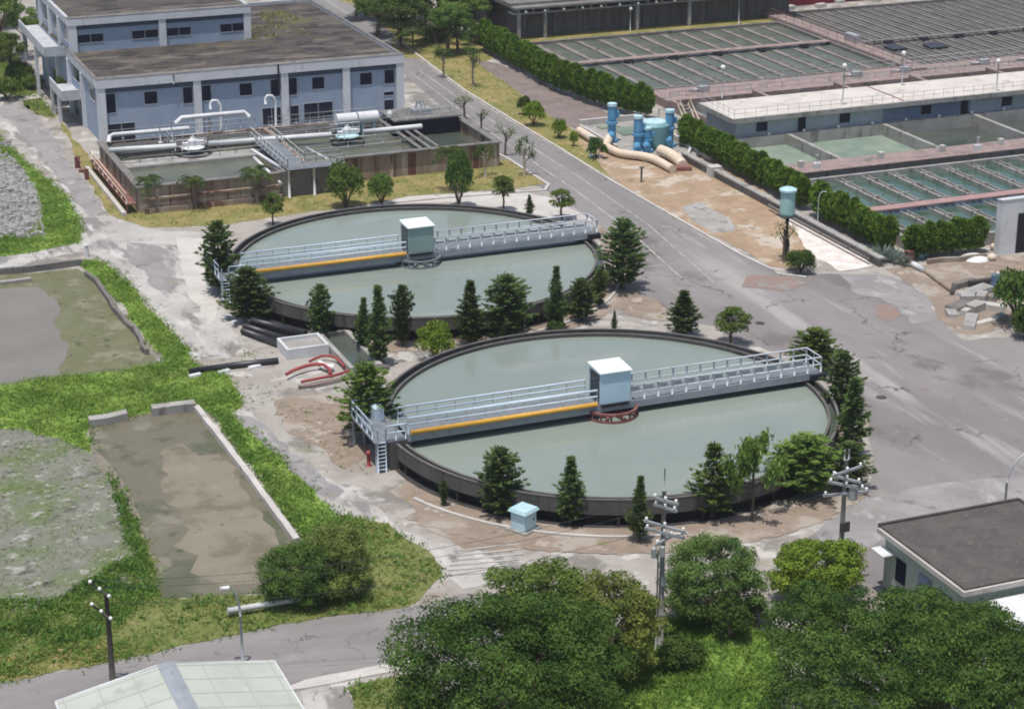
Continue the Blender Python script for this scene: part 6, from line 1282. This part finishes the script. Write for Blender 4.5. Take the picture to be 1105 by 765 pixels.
for (px, py, t_, w_, k, lab) in ((735, 720, 690, 60, 1, 'low leafy bush on the bright lawn below the tall power pole'), (815, 672, 648, 44, 3, 'low bush on the lawn between lime bush and umbrella tree'), (700, 690, 640, 40, 0, 'ragged bush right at the foot of the tall power pole')): bsh(px, py, t_, w_, P_bush, k, lab)
# ------------------------------------------------------------------ grass
def inside(p, poly):
    c = False; j = len(poly) - 1
    for i in range(len(poly)):
        a, b = poly[i], poly[j]
        if (a[1] > p[1]) != (b[1] > p[1]) and p[0] < (b[0] - a[0]) * (p[1] - a[1]) / (b[1] - a[1]) + a[0]: c = not c
        j = i
    return c
def blades(key, dens, h0, h1, wd, mat, clump=.5, seed=1, edge=.32):
    rs = np.random.RandomState(seed); lb = LB()
    for poly, z in SHEETS.get(key, []):
        xs = [p[0] for p in poly]; ys = [p[1] for p in poly]; A = (max(xs) - min(xs)) * (max(ys) - min(ys)); n = int(A * dens)
        P = np.stack([rs.uniform(min(xs), max(xs), n), rs.uniform(min(ys), max(ys), n)], 1)
        f = np.sin(P[:, 0] * .9 + 1.3 * np.sin(P[:, 1] * .7)) * np.sin(P[:, 1] * 1.1 + .8 * np.sin(P[:, 0] * .5)) * .5 + .5
        keep = rs.uniform(0, 1, n) < (1 - clump) + clump * f * 1.5
        for p, ff in zip(P[keep], f[keep]):
            if not inside(p, poly): continue
            h = rs.uniform(h0, h1) * (.55 + .9 * ff); q = W(p[0] + rs.normal() * edge, p[1] + rs.normal() * edge)
            for _ in range(3):
                t = np.array([rs.normal() * .75, rs.normal() * .75, .9]) * h * .5; a = rs.uniform(0, 6.28)
                b = np.array([math.cos(a), math.sin(a), 0]) * wd * rs.uniform(.7, 1.3)
                o = np.array([q.x + rs.normal() * .08, q.y + rs.normal() * .08, z]); lb.leaf(o + t, t, b)
    if not lb.c: return
    me = lb.mesh('grass'); me.materials.append(mat); o = bpy.data.objects.new('grass', me); COL.objects.link(o); tag(o, kind='stuff')
blades('grass', 42, .08, .27, .045, l_grass, .4, 1)
blades('grass', 3, .10, .28, .06, l_weed, .95, 2)
blades('dry', 26, .06, .2, .04, l_dryg, .5, 3)
blades('dry', 5, .15, .35, .06, l_weed, .95, 4)
blades('lawn', 45, .12, .36, .05, l_lawn, .4, 5)
blades('field', 8, .03, .10, .04, l_dryg, 1.0, 11)
blades('moss', 9, .03, .12, .05, l_dryg, .9, 7, .8)
blades('verge', 2.2, .08, .25, .05, l_dry, .8, 6)
rs = np.random.RandomState(9); lb = LB()
for (u, v, r_, n_) in ((62.5, 232, 3.2, 130), (66, 236, 2.4, 90), (60.8, 227, 1.8, 60), (66, 239, 2.0, 110), (64.5, 228, 3.0, 60)):
    for _ in range(n_):
        a, q = rs.uniform(0, 6.28), r_ * math.sqrt(rs.uniform(0, 1)); p = W(u + q * math.cos(a), v + q * math.sin(a), 6.6); t = np.array([rs.normal() * .4, rs.normal() * .4, 1.0]) * rs.uniform(.06, .28); b = np.array([math.cos(a), math.sin(a), 0]) * .08; lb.leaf(np.array(p) + t, t, b)
me = lb.mesh('roof_weeds'); me.materials.append(l_dry); o = bpy.data.objects.new('roof_weeds', me); COL.objects.link(o); tag(o, kind='stuff')
rs = np.random.RandomState(12); lb = LB()
for poly_px, n_ in (([(118, 508), (156, 582), (170, 645), (100, 650), (60, 648), (140, 600)], 1200), ([(-30, 655), (140, 636), (170, 650), (100, 690), (-30, 712)], 1500), ([(226, 446), (238, 442), (345, 586), (332, 590)], 350)):
    pg = [S(*p) for p in poly_px]; xs = [p[0] for p in pg]; ys = [p[1] for p in pg]; k = 0
    for _ in range(n_ * 5):
        p = (rs.uniform(min(xs), max(xs)), rs.uniform(min(ys), max(ys)))
        if not inside(p, pg): continue
        k += 1
        if k > n_: break
        q = W(*p); h = rs.uniform(.1, .42) * (.6 + .5 * math.sin(p[0] * 1.3) * math.sin(p[1] * 1.7))
        for _ in range(5):
            t = np.array([rs.normal() * .6, rs.normal() * .6, 1.0]) * h * .35; a = rs.uniform(0, 6.28); b = np.array([math.cos(a), math.sin(a), rs.normal() * .3]) * .09
            lb.leaf(np.array([q.x + rs.normal() * .15, q.y + rs.normal() * .15, h * rs.uniform(.3, 1)]), t, b)
me = lb.mesh('weeds'); me.materials.append(l_weed); o = bpy.data.objects.new('weeds', me); COL.objects.link(o); tag(o, kind='stuff')
